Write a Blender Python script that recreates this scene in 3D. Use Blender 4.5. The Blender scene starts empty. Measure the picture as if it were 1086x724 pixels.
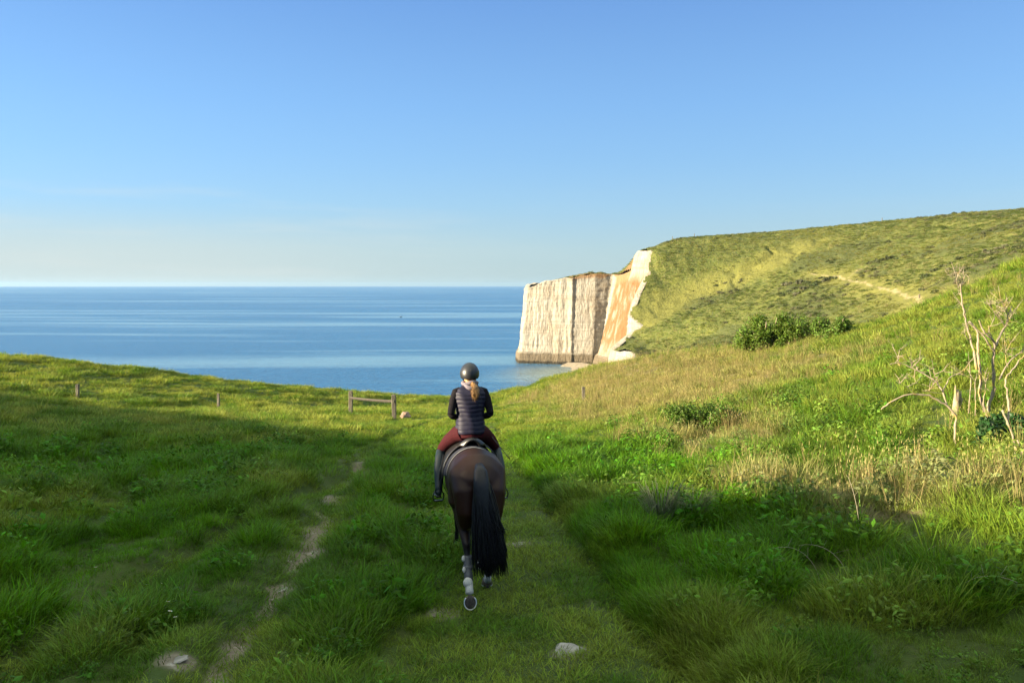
import bpy, bmesh, math, random
import numpy as np
from mathutils import Vector, Matrix, Euler, noise as mnoise

random.seed(7)
RS = np.random.default_rng(11)
C = bpy.context.scene.collection
scene = bpy.context.scene

# ------------------------------------------------------------------ camera
cam_d = bpy.data.cameras.new('camera')
cam_d.sensor_width = 36.0
cam_d.lens = 36.0 * 816 / 1086
cam_d.clip_start = 0.1
cam_d.clip_end = 120000
cam = bpy.data.objects.new('camera', cam_d)
C.objects.link(cam)
cam.location = (0, 0, 2.6)
cam.rotation_euler = (math.radians(90 - 4.2), 0, 0)
scene.camera = cam

# ------------------------------------------------------------------ sky, sun, exposure
SUN_EL, SUN_AZ = math.radians(11.5), math.radians(75.0)     # azimuth: from straight behind the camera round to the left
SUN_DIR = Vector((-math.sin(SUN_AZ) * math.cos(SUN_EL), -math.cos(SUN_AZ) * math.cos(SUN_EL), math.sin(SUN_EL)))
world = bpy.data.worlds.new('World')
scene.world = world
world.use_nodes = True
wn, wl = world.node_tree.nodes, world.node_tree.links
for n in list(wn): wn.remove(n)
sky = wn.new('ShaderNodeTexSky')
sky.sky_type = 'NISHITA'
sky.sun_disc = False
sky.sun_elevation = SUN_EL
sky.sun_rotation = -math.atan2(SUN_DIR.x, SUN_DIR.y)
sky.altitude = 40
sky.air_density = 1.0
sky.dust_density = 0.15
sky.ozone_density = 4.0
bg = wn.new('ShaderNodeBackground')
bg.inputs['Strength'].default_value = 0.058
wout = wn.new('ShaderNodeOutputWorld')
# sea air low over the horizon: paler and less yellow than the clear-air model, with thin cirrus low on the left
def wnode(t, **kw):
    n = wn.new(t)
    for k, v in kw.items(): setattr(n, k, v)
    return n
def wmix(f, a, b, mode='MIX'):
    n = wnode('ShaderNodeMix', data_type='RGBA', blend_type=mode)
    for s_, v in ((n.inputs[0], f), (n.inputs[6], a), (n.inputs[7], b)):
        if hasattr(v, 'links'): wl.new(v, s_)
        else: s_.default_value = v if not hasattr(v, '__len__') else (*v, 1)
    return n.outputs[2]
wtc = wnode('ShaderNodeTexCoord'); wsep = wnode('ShaderNodeSeparateXYZ'); wl.new(wtc.outputs['Generated'], wsep.inputs[0])
wr = wnode('ShaderNodeMapRange', interpolation_type='SMOOTHERSTEP'); wl.new(wsep.outputs[2], wr.inputs[0])
wr.inputs[1].default_value = -.02; wr.inputs[2].default_value = .30; wr.inputs[3].default_value = 1; wr.inputs[4].default_value = 0
sk = wmix(wr.outputs[0], (.95, .95, 1.02), (.50, .61, .88))
sk = wmix(1.0, sky.outputs[0], sk, 'MULTIPLY')
wg = wnode('ShaderNodeValToRGB'); wl.new(wsep.outputs[2], wg.inputs[0])
for k, (p_, c_) in enumerate(((0.0, (.160, .225, .250)), (.045, (.160, .238, .263)), (.10, (.133, .230, .298)), (.22, (.090, .180, .308)), (.337, (.062, .134, .280)), (.8, (.040, .095, .230)))):
    e_ = wg.color_ramp.elements[k] if k < 2 else wg.color_ramp.elements.new(p_)
    e_.position = p_; e_.color = (*c_, 1)
wsc = wmix(1.0, wg.outputs[0], (10, 10, 10), 'MULTIPLY')
sk = wmix(.65, sk, wsc)
wmap = wnode('ShaderNodeMapping'); wmap.inputs['Scale'].default_value = (1.4, 1.4, 16); wl.new(wtc.outputs['Generated'], wmap.inputs[0])
wnz = wnode('ShaderNodeTexNoise'); wnz.inputs['Scale'].default_value = 2.2; wnz.inputs['Detail'].default_value = 7; wnz.inputs['Roughness'].default_value = .6; wl.new(wmap.outputs[0], wnz.inputs['Vector'])
wcr = wnode('ShaderNodeMapRange'); wl.new(wnz.outputs['Fac'], wcr.inputs[0]); wcr.inputs[1].default_value = .50; wcr.inputs[2].default_value = .75; wcr.inputs[3].default_value = 0; wcr.inputs[4].default_value = .30
wb = wnode('ShaderNodeMapRange', interpolation_type='SMOOTHSTEP'); wl.new(wsep.outputs[2], wb.inputs[0]); wb.inputs[1].default_value = .16; wb.inputs[2].default_value = .06; wb.inputs[3].default_value = 0; wb.inputs[4].default_value = 1
wm = wnode('ShaderNodeMath', operation='MULTIPLY'); wl.new(wcr.outputs[0], wm.inputs[0]); wl.new(wb.outputs[0], wm.inputs[1])
wh = wnode('ShaderNodeMapRange', interpolation_type='SMOOTHSTEP'); wl.new(wsep.outputs[2], wh.inputs[0]); wh.inputs[1].default_value = .17; wh.inputs[2].default_value = .0; wh.inputs[3].default_value = 0; wh.inputs[4].default_value = .35
sk = wmix(wh.outputs[0], sk, (2.1, 2.5, 2.35))
wlx = wnode('ShaderNodeMapRange', interpolation_type='SMOOTHSTEP'); wl.new(wsep.outputs[0], wlx.inputs[0]); wlx.inputs[1].default_value = .12; wlx.inputs[2].default_value = -.5; wlx.inputs[3].default_value = .15; wlx.inputs[4].default_value = 1.6
wm2 = wnode('ShaderNodeMath', operation='MULTIPLY', use_clamp=True); wl.new(wm.outputs[0], wm2.inputs[0]); wl.new(wlx.outputs[0], wm2.inputs[1])
sk = wmix(wm2.outputs[0], sk, (2.75, 2.9, 2.75))
wlo = wnode('ShaderNodeMapRange', interpolation_type='SMOOTHSTEP'); wl.new(wsep.outputs[2], wlo.inputs[0]); wlo.inputs[1].default_value = .10; wlo.inputs[2].default_value = .03; wlo.inputs[3].default_value = 0; wlo.inputs[4].default_value = .36
wm3 = wnode('ShaderNodeMath', operation='MULTIPLY', use_clamp=True); wl.new(wlo.outputs[0], wm3.inputs[0]); wl.new(wlx.outputs[0], wm3.inputs[1])
sk = wmix(wm3.outputs[0], sk, (2.5, 2.72, 2.6))
# added fill light: the upper sky is brightened to lift the shaded grass
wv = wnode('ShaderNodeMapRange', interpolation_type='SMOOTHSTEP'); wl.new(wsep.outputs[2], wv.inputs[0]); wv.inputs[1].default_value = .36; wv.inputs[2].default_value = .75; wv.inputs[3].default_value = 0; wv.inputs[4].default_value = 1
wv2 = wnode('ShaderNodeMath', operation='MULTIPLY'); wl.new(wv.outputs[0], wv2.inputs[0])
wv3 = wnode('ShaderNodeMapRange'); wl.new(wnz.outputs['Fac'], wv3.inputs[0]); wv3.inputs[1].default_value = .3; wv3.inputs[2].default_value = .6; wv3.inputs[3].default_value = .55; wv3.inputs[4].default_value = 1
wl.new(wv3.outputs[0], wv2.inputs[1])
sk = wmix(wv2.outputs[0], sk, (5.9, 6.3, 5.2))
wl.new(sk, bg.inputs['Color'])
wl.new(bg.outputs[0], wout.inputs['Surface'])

sun_d = bpy.data.lights.new('sun', 'SUN')
sun_d.energy = 5.0
sun_d.angle = math.radians(0.5)
sun_d.color = (1.0, 0.83, 0.57)
sun = bpy.data.objects.new('sun', sun_d)
C.objects.link(sun)
sun.rotation_euler = (-SUN_DIR).to_track_quat('-Z', 'Y').to_euler()
sun.location = SUN_DIR * 200

scene.view_settings.view_transform = 'Standard'
scene.view_settings.look = 'None'
scene.view_settings.gamma = 1.0
scene.view_settings.use_curve_mapping = False
scene.view_settings.exposure = 2.3
scene.render.engine = 'CYCLES'
scene.cycles.max_bounces = 5
scene.cycles.diffuse_bounces = 4
scene.cycles.transmission_bounces = 3
scene.cycles.glossy_bounces = 2
scene.cycles.transparent_max_bounces = 8

SEA = -40.0

# ------------------------------------------------------------------ helpers
def hash2(i, j, seed):
    h = (i * 374761393 + j * 668265263 + seed * 974634777) & 0xFFFFFFFF
    h = ((h ^ (h >> 13)) * 1274126177) & 0xFFFFFFFF
    h = (h ^ (h >> 16)) & 0xFFFFFFFF
    return h / 4294967295.0

def vnoise(x, y, seed=0):
    x = np.asarray(x, float); y = np.asarray(y, float)
    i = np.floor(x).astype(np.int64); j = np.floor(y).astype(np.int64)
    fx = x - i; fy = y - j
    fx = fx * fx * fx * (fx * (fx * 6 - 15) + 10); fy = fy * fy * fy * (fy * (fy * 6 - 15) + 10)
    a, b = hash2(i, j, seed), hash2(i + 1, j, seed)
    c, d = hash2(i, j + 1, seed), hash2(i + 1, j + 1, seed)
    return (a + (b - a) * fx) * (1 - fy) + (c + (d - c) * fx) * fy

def fbm(x, y, seed=0, octv=4):
    t = 0; a = 0.5; s = 0
    for k in range(octv):
        t = t + a * vnoise(np.asarray(x) * 2 ** k, np.asarray(y) * 2 ** k, seed + k * 17); s += a; a *= 0.5
    return t / s

def smooth(a, b, x):
    t = np.clip((np.asarray(x, float) - a) / (b - a), 0, 1)
    return t * t * (3 - 2 * t)

def polydist(x, y, pts):
    """distance to a polyline and the signed side (positive to its right when walking it)"""
    x = np.asarray(x, float); y = np.asarray(y, float)
    best = np.full(x.shape, 1e9); side = np.zeros(x.shape)
    for (x0, y0), (x1, y1) in zip(pts[:-1], pts[1:]):
        dx, dy = x1 - x0, y1 - y0
        L2 = dx * dx + dy * dy
        t = np.clip(((x - x0) * dx + (y - y0) * dy) / L2, 0, 1)
        d = np.hypot(x - x0 - t * dx, y - y0 - t * dy)
        s = (x - x0) * dy - (y - y0) * dx
        m = d < best
        best = np.where(m, d, best); side = np.where(m, np.sign(s), side)
    return best, side

def mesh_np(name, V, F, mats=(), attrs=None, smooth_shade=True, parent=None, link=True, midx=None):
    """V (n,3); F list of arrays, each (m,k)"""
    me = bpy.data.meshes.new(name)
    V = np.asarray(V, np.float32)
    if not isinstance(F, (list, tuple)): F = [F]
    F = [np.asarray(f, np.int32) for f in F if len(f)]
    loops = np.concatenate([f.ravel() for f in F]) if F else np.zeros(0, np.int32)
    tot = np.concatenate([np.full(len(f), f.shape[1], np.int32) for f in F]) if F else np.zeros(0, np.int32)
    start = np.concatenate([[0], np.cumsum(tot)[:-1]]).astype(np.int32) if len(tot) else tot
    me.vertices.add(len(V)); me.vertices.foreach_set('co', V.ravel())
    me.loops.add(len(loops)); me.loops.foreach_set('vertex_index', loops)
    me.polygons.add(len(tot)); me.polygons.foreach_set('loop_start', start); me.polygons.foreach_set('loop_total', tot)
    if midx is not None: me.polygons.foreach_set('material_index', np.asarray(midx, np.int32))
    me.polygons.foreach_set('use_smooth', np.full(len(tot), smooth_shade))
    for k, v in (attrs or {}).items():
        v = np.asarray(v, np.float32)
        if v.ndim == 1:
            me.attributes.new(k, 'FLOAT', 'POINT').data.foreach_set('value', v)
        else:
            me.attributes.new(k, 'FLOAT_COLOR', 'POINT').data.foreach_set('color', np.c_[v, np.ones(len(v))].astype(np.float32).ravel())
    for m in mats: me.materials.append(m)
    me.update(calc_edges=True); me.validate()
    o = bpy.data.objects.new(name, me)
    if link: C.objects.link(o)
    if parent: o.parent = parent
    return o

def tag(o, label=None, cat=None, group=None, kind=None):
    if label: o['label'] = label
    if cat: o['category'] = cat
    if group: o['group'] = group
    if kind: o['kind'] = kind
    return o

def dup(o):
    c = o.copy(); C.objects.link(c)
    for ch in list(o.children):
        k = ch.copy(); C.objects.link(k); k.parent = c
        k.matrix_parent_inverse = ch.matrix_parent_inverse.copy()
    return c

def grid_faces(nr, nc, wrap=False):
    i = np.arange(nr - 1)[:, None]; j = np.arange(nc if wrap else nc - 1)[None]
    a = i * nc + j; b = i * nc + (j + 1) % nc
    return np.stack([a, b, b + nc, a + nc], -1).reshape(-1, 4)

class Geo:
    """collects tubes, lofts and sheets into one mesh"""
    def __init__(s): s.V = []; s.F4 = []; s.F3 = []; s.n = 0
    def add(s, V, F4=None, F3=None):
        s.V.append(np.asarray(V, float))
        if F4 is not None and len(F4): s.F4.append(np.asarray(F4) + s.n)
        if F3 is not None and len(F3): s.F3.append(np.asarray(F3) + s.n)
        s.n += len(V); return s
    def tube(s, pts, rad, n=10, up=(1, 0, 0), caps=True):
        """rad: list of r or (side radius along `up`, other radius)"""
        P = np.asarray(pts, float); k = len(P)
        R = np.array([(r, r) if np.isscalar(r) else r for r in (rad if hasattr(rad, '__len__') else [rad] * k)], float)
        T = np.gradient(P, axis=0); T /= np.linalg.norm(T, axis=1)[:, None] + 1e-12
        up = np.asarray(up, float)
        S = up[None] - (T @ up)[:, None] * T
        bad = np.linalg.norm(S, axis=1) < 0.15
        if bad.any():
            alt = np.array((0, 1.0, 0)) if abs(up[1]) < .5 else np.array((0, 0, 1.0))
            S2 = alt[None] - (T @ alt)[:, None] * T
            S = np.where(bad.any(), S2, S) if bad.all() else np.where(bad[:, None], S2, S)
        S /= np.linalg.norm(S, axis=1)[:, None]
        B = np.cross(T, S)
        a = np.linspace(0, 2 * math.pi, n, endpoint=False)
        V = P[:, None] + R[:, 0, None, None] * np.cos(a)[None, :, None] * S[:, None] + R[:, 1, None, None] * np.sin(a)[None, :, None] * B[:, None]
        V = V.reshape(-1, 3)
        F4 = grid_faces(k, n, True)
        F3 = []
        if caps:
            V = np.vstack([V, P[0] - T[0] * R[0].min() * .35, P[-1] + T[-1] * R[-1].min() * .35])
            j = np.arange(n); j2 = (j + 1) % n
            F3 = np.vstack([np.c_[np.full(n, k * n), j2, j], np.c_[np.full(n, k * n + 1), (k - 1) * n + j, (k - 1) * n + j2]])
        return s.add(V, F4, F3)
    def box(s, c, d, rot=None):
        v = np.array([(x, y, z) for x in (-.5, .5) for y in (-.5, .5) for z in (-.5, .5)]) * np.asarray(d)
        if rot is not None: v = v @ np.array(rot).T
        return s.add(v + np.asarray(c), [(0, 1, 3, 2), (4, 6, 7, 5), (0, 4, 5, 1), (2, 3, 7, 6), (0, 2, 6, 4), (1, 5, 7, 3)])
    def ball(s, c, r, n=12, m=8):
        th = np.linspace(0, math.pi, m + 1)[1:-1]; a = np.linspace(0, 2 * math.pi, n, endpoint=False)
        r = np.asarray(r if hasattr(r, '__len__') else (r, r, r), float)
        V = np.array([(math.sin(t) * math.cos(b), math.sin(t) * math.sin(b), math.cos(t)) for t in th for b in a])
        V = np.vstack([V, (0, 0, 1), (0, 0, -1)]) * r + np.asarray(c)
        k = len(th); j = np.arange(n); j2 = (j + 1) % n
        F3 = np.vstack([np.c_[j, j2, np.full(n, k * n)], np.c_[(k - 1) * n + j2, (k - 1) * n + j, np.full(n, k * n + 1)]])
        F4 = grid_faces(k, n, True)[:, ::-1]
        return s.add(V, F4, F3)
    def build(s, name, mats=(), parent=None, smooth_shade=True, link=True, attrs=None):
        if not isinstance(mats, (list, tuple)): mats = (mats,)
        F = []
        if s.F4: F.append(np.vstack(s.F4))
        if s.F3: F.append(np.vstack(s.F3))
        return mesh_np(name, np.vstack(s.V), F, mats, attrs, smooth_shade, parent, link)

def fuse(geo, voxel, it=6, factor=0.5):
    """union of the overlapping closed shapes into one smooth skin; returns a mesh"""
    o = geo.build('tmp')
    m = o.modifiers.new('r', 'REMESH'); m.mode = 'VOXEL'; m.voxel_size = voxel; m.use_smooth_shade = True
    m2 = o.modifiers.new('s', 'SMOOTH'); m2.factor = factor; m2.iterations = it
    dg = bpy.context.evaluated_depsgraph_get(); dg.update()
    me = bpy.data.meshes.new_from_object(o.evaluated_get(dg))
    old = o.data
    bpy.data.objects.remove(o); bpy.data.meshes.remove(old)
    return me

def solid(o, t, offset=0.0):
    m = o.modifiers.new('thickness', 'SOLIDIFY'); m.thickness = t; m.offset = offset
    return o

# ------------------------------------------------------------------ materials
def new_mat(name):
    m = bpy.data.materials.new(name); m.use_nodes = True
    nt = m.node_tree
    for n in list(nt.nodes): nt.nodes.remove(n)
    out = nt.nodes.new('ShaderNodeOutputMaterial')
    return m, nt, out

class N:
    """small node-graph helper"""
    def __init__(s, nt): s.nt = nt
    def node(s, t, **kw):
        n = s.nt.nodes.new(t)
        for k, v in kw.items():
            if k.startswith('i_'):
                key = k[2:]
                key = int(key) if key.isdigit() else key
                if hasattr(v, 'is_linked') or hasattr(v, 'links'): s.nt.links.new(v, n.inputs[key])
                else: n.inputs[key].default_value = v
            else: setattr(n, k, v)
        return n
    def noise(s, vec, scale, detail=4, rough=.55, dist=0.0):
        n = s.node('ShaderNodeTexNoise'); n.inputs['Scale'].default_value = scale; n.inputs['Detail'].default_value = detail
        n.inputs['Roughness'].default_value = rough; n.inputs['Distortion'].default_value = dist
        if vec is not None: s.nt.links.new(vec, n.inputs['Vector'])
        return n.outputs['Fac']
    def ramp(s, fac, stops, interp='LINEAR'):
        n = s.node('ShaderNodeValToRGB'); cr = n.color_ramp; cr.interpolation = interp
        while len(cr.elements) < len(stops): cr.elements.new(.5)
        for e, (p, c) in zip(cr.elements, stops):
            e.position = p; e.color = (*c, 1) if hasattr(c, '__len__') else (c, c, c, 1)
        s.nt.links.new(fac, n.inputs[0]); return n.outputs[0]
    def mix(s, fac, a, b, mode='MIX'):
        n = s.node('ShaderNodeMix', data_type='RGBA', blend_type=mode)
        for sock, v in ((n.inputs[0], fac), (n.inputs[6], a), (n.inputs[7], b)):
            if hasattr(v, 'links'): s.nt.links.new(v, sock)
            else: sock.default_value = v if not hasattr(v, '__len__') else (*v, 1) if len(v) == 3 else v
        return n.outputs[2]
    def math(s, op, a, b=0.0, clamp=False):
        n = s.node('ShaderNodeMath', operation=op, use_clamp=clamp)
        for i, v in enumerate((a, b)):
            if hasattr(v, 'links'): s.nt.links.new(v, n.inputs[i])
            else: n.inputs[i].default_value = v
        return n.outputs[0]
    def attr(s, name, typ='GEOMETRY', out='Fac'):
        n = s.node('ShaderNodeAttribute', attribute_name=name, attribute_type=typ); return n.outputs[out]
    def pos(s): return s.node('ShaderNodeNewGeometry').outputs['Position']
    def objco(s): return s.node('ShaderNodeTexCoord').outputs['Object']
    def map(s, vec, scale=(1, 1, 1), rot=(0, 0, 0), loc=(0, 0, 0)):
        n = s.node('ShaderNodeMapping'); n.inputs['Scale'].default_value = scale; n.inputs['Rotation'].default_value = rot
        n.inputs['Location'].default_value = loc; s.nt.links.new(vec, n.inputs['Vector']); return n.outputs[0]
    def bump(s, h, strength=.5, dist=.1, normal=None):
        n = s.node('ShaderNodeBump'); n.inputs['Strength'].default_value = strength; n.inputs['Distance'].default_value = dist
        s.nt.links.new(h, n.inputs['Height'])
        if normal is not None: s.nt.links.new(normal, n.inputs['Normal'])
        return n.outputs[0]

def simple(name, col, rough=.6, noise_scale=None, var=.3, metal=0.0, spec=.5, sheen=0.0, bump=0.0, co='obj'):
    m, nt, out = new_mat(name); g = N(nt)
    b = g.node('ShaderNodeBsdfPrincipled')
    b.inputs['Roughness'].default_value = rough; b.inputs['Metallic'].default_value = metal
    b.inputs['Specular IOR Level'].default_value = spec; b.inputs['Sheen Weight'].default_value = sheen
    if noise_scale:
        f = g.noise(g.objco(), noise_scale, 5)
        lo = tuple(c * (1 - var) for c in col); hi = tuple(min(1, c * (1 + var)) for c in col)
        nt.links.new(g.ramp(f, [(.3, lo), (.7, hi)]), b.inputs['Base Color'])
        if bump: nt.links.new(g.bump(f, bump, .02), b.inputs['Normal'])
    else: b.inputs['Base Color'].default_value = (*col, 1)
    nt.links.new(b.outputs[0], out.inputs[0]); return m

def leaf_mat(name, col=None, attr=None, trans=.35, var=.35, hue=.04, spec=.25):
    """thin leaves and blades: some light passes through; colour from the instance's tint or fixed"""
    m, nt, out = new_mat(name); g = N(nt)
    if attr: c = g.attr(attr, 'INSTANCER', 'Color')
    else:
        n = g.node('ShaderNodeRGB'); n.outputs[0].default_value = (*col, 1); c = n.outputs[0]
    rnd = g.attr('rnd', 'GEOMETRY', 'Fac')
    hsv = g.node('ShaderNodeHueSaturation'); nt.links.new(c, hsv.inputs['Color'])
    nt.links.new(g.math('MULTIPLY_ADD', rnd, hue), hsv.inputs['Hue'])
    hsv.inputs['Hue'].links[0].from_node.inputs[2].default_value = .5 - hue / 2
    v = g.math('MULTIPLY_ADD', rnd, 2 * var); v.node.inputs[2].default_value = 1 - var
    nt.links.new(v, hsv.inputs['Value'])
    col_o = hsv.outputs[0]
    b = g.node('ShaderNodeBsdfPrincipled'); nt.links.new(col_o, b.inputs['Base Color'])
    b.inputs['Roughness'].default_value = .5; b.inputs['Specular IOR Level'].default_value = spec
    t = g.node('ShaderNodeBsdfTranslucent')
    nt.links.new(g.mix(1.0, col_o, (1.0, 1.0, .55), 'MULTIPLY'), t.inputs[0])
    mx = g.node('ShaderNodeMixShader'); mx.inputs[0].default_value = trans
    nt.links.new(b.outputs[0], mx.inputs[1]); nt.links.new(t.outputs[0], mx.inputs[2])
    nt.links.new(mx.outputs[0], out.inputs[0]); return m

TP = np.array([(0.00,-60.00,5.50),(0.00,-30.00,3.00),(0.00,-10.00,1.10),(0.00,0.00,0.00),(0.00,4.00,-0.43),(0.00,8.00,-0.88),(0.00,14.00,-1.52),(0.00,20.00,-2.20),(0.00,30.00,-3.30),(0.00,40.00,-4.40),(0.00,50.00,-5.50),(0.00,60.00,-6.55),(0.00,70.00,-7.55),(0.00,80.00,-8.50),(0.00,92.00,-11.50),(-46.76,70.00,-3.58),(-47.69,84.00,-8.08),(-43.99,74.00,-4.48),(-44.87,88.00,-8.98),(-39.60,76.00,-5.42),(-40.39,90.00,-9.92),(-34.89,78.00,-6.21),(-35.59,92.00,-10.71),(-29.90,80.00,-7.43),(-30.50,94.00,-11.93),(-23.99,80.00,-7.93),(-24.47,94.00,-12.43),(-18.07,80.00,-8.32),(-18.43,94.00,-12.82),(-10.18,80.00,-8.82),(-10.38,94.00,-13.32),(-28.47,50.00,-4.54),(-19.61,51.00,-5.57),(-10.36,49.00,-5.43),(-7.12,46.00,-5.23),(-6.55,9.60,-0.98),(-11.82,17.50,-1.70),(-19.50,29.00,-2.70),(-30.85,46.00,-3.97),(-41.47,62.00,-4.10),(-36.16,54.00,-4.04),(-13.59,32.00,-3.25),(-7.81,18.30,-1.89),(-10.23,34.00,-3.61),(-4.26,9.90,-1.09),(-4.21,6.10,-0.66),(9.35,15.00,-0.67),(3.66,5.30,-0.23),(5.32,7.80,-0.31),(7.45,11.00,-0.38),(13.08,19.50,-0.23),(18.66,28.00,0.96),(25.21,38.00,2.70),(31.11,47.00,4.32),(3.90,8.70,-0.65),(6.44,14.50,-0.96),(11.02,25.00,-1.03),(15.82,36.00,-0.84),(22.78,52.00,-0.13),(4.38,17.00,-1.58),(7.17,28.00,-2.17),(10.97,43.00,-2.58),(15.78,62.00,-2.41),(2.24,18.60,-1.97),(3.72,31.00,-3.06),(6.22,52.00,-4.31),(8.60,72.00,-4.82),(12.30,68.00,-3.74),(5.48,78.00,-6.41),(-0.30,82.00,-8.60),(27.97,50.00,1.44),(25.25,50.00,0.53),(1.60,5.80,-0.50),(19.74,58.00,-1.66),(42.36,64.00,3.32),(36.93,66.00,-2.06),(29.78,68.00,-5.13),(24.51,72.00,-6.66),(19.85,78.00,-8.41),(15.19,84.00,-9.74),(10.75,90.00,-10.82),(6.60,94.00,-11.41),(30.00,120.00,-24.00),(45.00,160.00,-27.00),(62.00,105.00,-11.00),(90.00,110.00,-3.00),(-110.00,70.00,-3.20),(-170.00,60.00,-4.00),(-110.00,95.00,-7.00),(30.00,15.00,4.00),(45.00,30.00,8.00),(60.00,45.00,11.00),(25.00,0.00,3.50),(60.00,0.00,9.00),(20.00,-30.00,5.00),(100.00,60.00,16.00),(49.20,272.00,-22.74),(60.54,250.00,-16.99),(71.04,225.00,-13.37),(83.22,190.00,-7.38),(83.88,150.00,0.23),(99.26,150.00,8.45),(133.79,428.00,30.68),(158.01,410.00,31.97),(183.30,380.00,33.03),(199.79,360.00,34.03),(220.74,335.00,35.07),(158.47,240.00,19.21),(133.73,240.00,10.50),(124.22,285.00,6.79),(105.21,335.00,3.45),(75.77,350.00,-0.78),(73.65,305.00,-9.68),(11.30,420.00,1.10),(19.04,421.00,3.15),(29.52,424.00,6.26),(46.07,424.00,8.83),(57.98,424.00,8.32),(18.85,417.00,4.67),(28.82,414.00,6.17),(44.66,411.00,8.64),(53.83,412.00,8.16),(56.23,404.00,8.05),(59.12,397.00,9.40),(61.32,391.00,10.25),(61.16,386.00,17.18),(62.37,382.00,18.88),(66.97,374.00,19.45),(62.76,362.00,7.92),(56.09,350.00,-2.06),(51.37,338.00,-10.18),(52.94,322.00,-14.31),(45.61,312.00,-18.77),(39.25,304.00,-23.10),(44.59,290.00,-22.63),(45.46,282.00,-24.02),(49.21,272.00,-23.08),(53.57,410.00,7.88),(55.40,424.00,8.06),(57.49,440.00,8.27),(60.10,460.00,8.52),(57.07,410.00,7.88),(59.02,424.00,8.06),(61.25,440.00,8.27),(64.03,460.00,8.52),(60.58,410.00,7.88),(62.64,424.00,8.06),(65.01,440.00,8.27),(67.96,460.00,8.52),(63.33,410.00,7.88),(65.49,424.00,8.06),(67.96,440.00,8.27),(71.05,460.00,8.52),(63.38,391.00,17.65),(65.47,404.00,19.08),(68.71,424.00,20.05),(72.94,450.00,20.30),(77.82,480.00,20.03),(66.23,391.00,18.40),(68.42,404.00,19.86),(71.80,424.00,20.87),(76.22,450.00,21.17),(81.32,480.00,20.95),(69.13,386.00,19.19),(72.34,404.00,20.90),(75.92,424.00,21.96),(80.59,450.00,22.32),(85.98,480.00,22.19),(71.93,386.00,20.59),(75.28,404.00,22.36),(79.00,424.00,23.49),(83.86,450.00,23.96),(89.47,480.00,23.93),(74.74,386.00,21.84),(78.21,404.00,23.67),(82.08,424.00,24.86),(87.12,450.00,25.41),(92.95,480.00,25.48),(79.41,386.00,23.40),(83.10,404.00,25.29),(87.21,424.00,26.57),(92.57,450.00,27.23),(98.77,480.00,27.42),(85.50,386.00,24.56),(89.48,404.00,26.52),(93.90,424.00,27.85),(99.67,450.00,28.59),(106.34,480.00,28.87),(92.54,386.00,25.03),(96.84,404.00,27.00),(101.63,424.00,28.37),(107.88,450.00,29.13),(115.10,480.00,29.45),(101.92,386.00,25.73),(106.66,404.00,27.74),(111.94,424.00,29.13),(118.82,450.00,29.95),(126.76,480.00,30.32),(61.00,445.00,9.00),(45.00,470.00,5.00),(70.00,500.00,4.00),(85.00,530.00,6.00),(110.00,520.00,18.00),(120.00,470.00,30.00),(200.00,520.00,33.00),(300.00,470.00,36.00),(400.00,400.00,40.00),(350.00,250.00,36.00),(220.00,160.00,22.00),(280.00,120.00,24.00),(150.00,90.00,14.00),(20.00,440.00,4.00),(-108.12,28.54,11.61),(-103.92,27.53,11.27),(-98.88,26.79,10.86),(-90.38,22.85,10.82),(-83.54,17.47,11.30),(-75.14,10.06,11.54),(-71.03,8.63,11.25),(-66.37,4.49,11.30),(-62.59,2.72,11.08),(-59.37,1.70,10.77),(-55.72,1.22,10.46),(-52.22,0.37,10.24),(-49.03,-0.38,10.00),(-48.43,-1.70,10.24),(-48.12,-3.31,10.46),(-47.50,-4.39,10.67),(-46.99,-5.20,10.85),(-46.33,-6.56,11.11),(-141.93,19.48,13.61),(-124.18,13.79,12.82),(-104.84,-0.43,13.25),(-93.18,-7.36,12.77),(-82.84,-9.44,12.00),(-81.30,-13.44,12.67),(-40.00,-40.00,9.50),(-70.00,-60.00,12.00),(0.00,-100.00,10.00),(-120.00,-90.00,14.00),(60.00,-80.00,13.00),(-56.92,42.25,-0.37),(-74.31,37.59,3.29),(-52.72,41.25,-0.71),(-70.11,36.59,2.95),(-47.69,40.51,-1.12),(-65.07,35.85,2.54),(-39.18,36.56,-0.96),(-56.57,31.91,2.70),(-32.35,31.19,-0.48),(-49.73,26.53,3.18),(-26.36,23.13,0.27),(-43.75,18.48,3.93)])
RUT = [(-2.54,5.91),(-2.57,6.24),(-2.66,6.93),(-2.71,7.73),(-2.85,9.32),(-3.02,11.07),(-3.26,13.16),(-3.83,16.81),(-4.15,19.51),(-4.77,25.45),(-4.95,33.89),(-4.23,46.82),(-1.79,62.94)]
EDGE = [(1.53,5.54),(1.48,5.86),(1.33,6.70),(1.19,8.05),(1.05,10.19),(0.88,12.38),(0.61,15.36),(0.18,21.07),(-0.27,27.71),(-0.64,34.40),(-0.51,45.67),(0.34,55.03)]
FAINT = [(-4.38,5.71),(-4.44,6.45),(-4.59,7.37),(-4.68,8.59),(-4.71,9.53),(-4.71,10.95),(-4.62,13.07),(-4.28,16.11),(-4.30,21.22)]
HPATH = [(121.42,366.54),(121.12,358.85),(115.49,354.75),(110.34,351.95),(103.68,351.01)]
HPATH2 = [(122.19,315.72),(121.51,286.74),(116.00,251.83),(105.40,211.80),(85.90,162.50),(24.51,43.82)]
HPATH3 = [(121.63,279.00),(128.00,284.22),(135.73,291.33)]
HBAND = [(133.57,357.27),(115.74,348.85),(98.18,346.39),(79.45,347.31),(65.21,339.13),(53.97,321.06)]
DRY = [(6.56,54.84),(9.86,50.96),(11.26,42.07),(7.34,37.81),(5.50,38.01),(5.35,12.00),(6.69,11.74),(5.77,23.63),(4.69,13.58)]
STONES = [(0.53,6.73),(0.10,11.09),(-0.74,8.01),(-2.83,9.19),(-3.01,6.68)]
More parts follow.
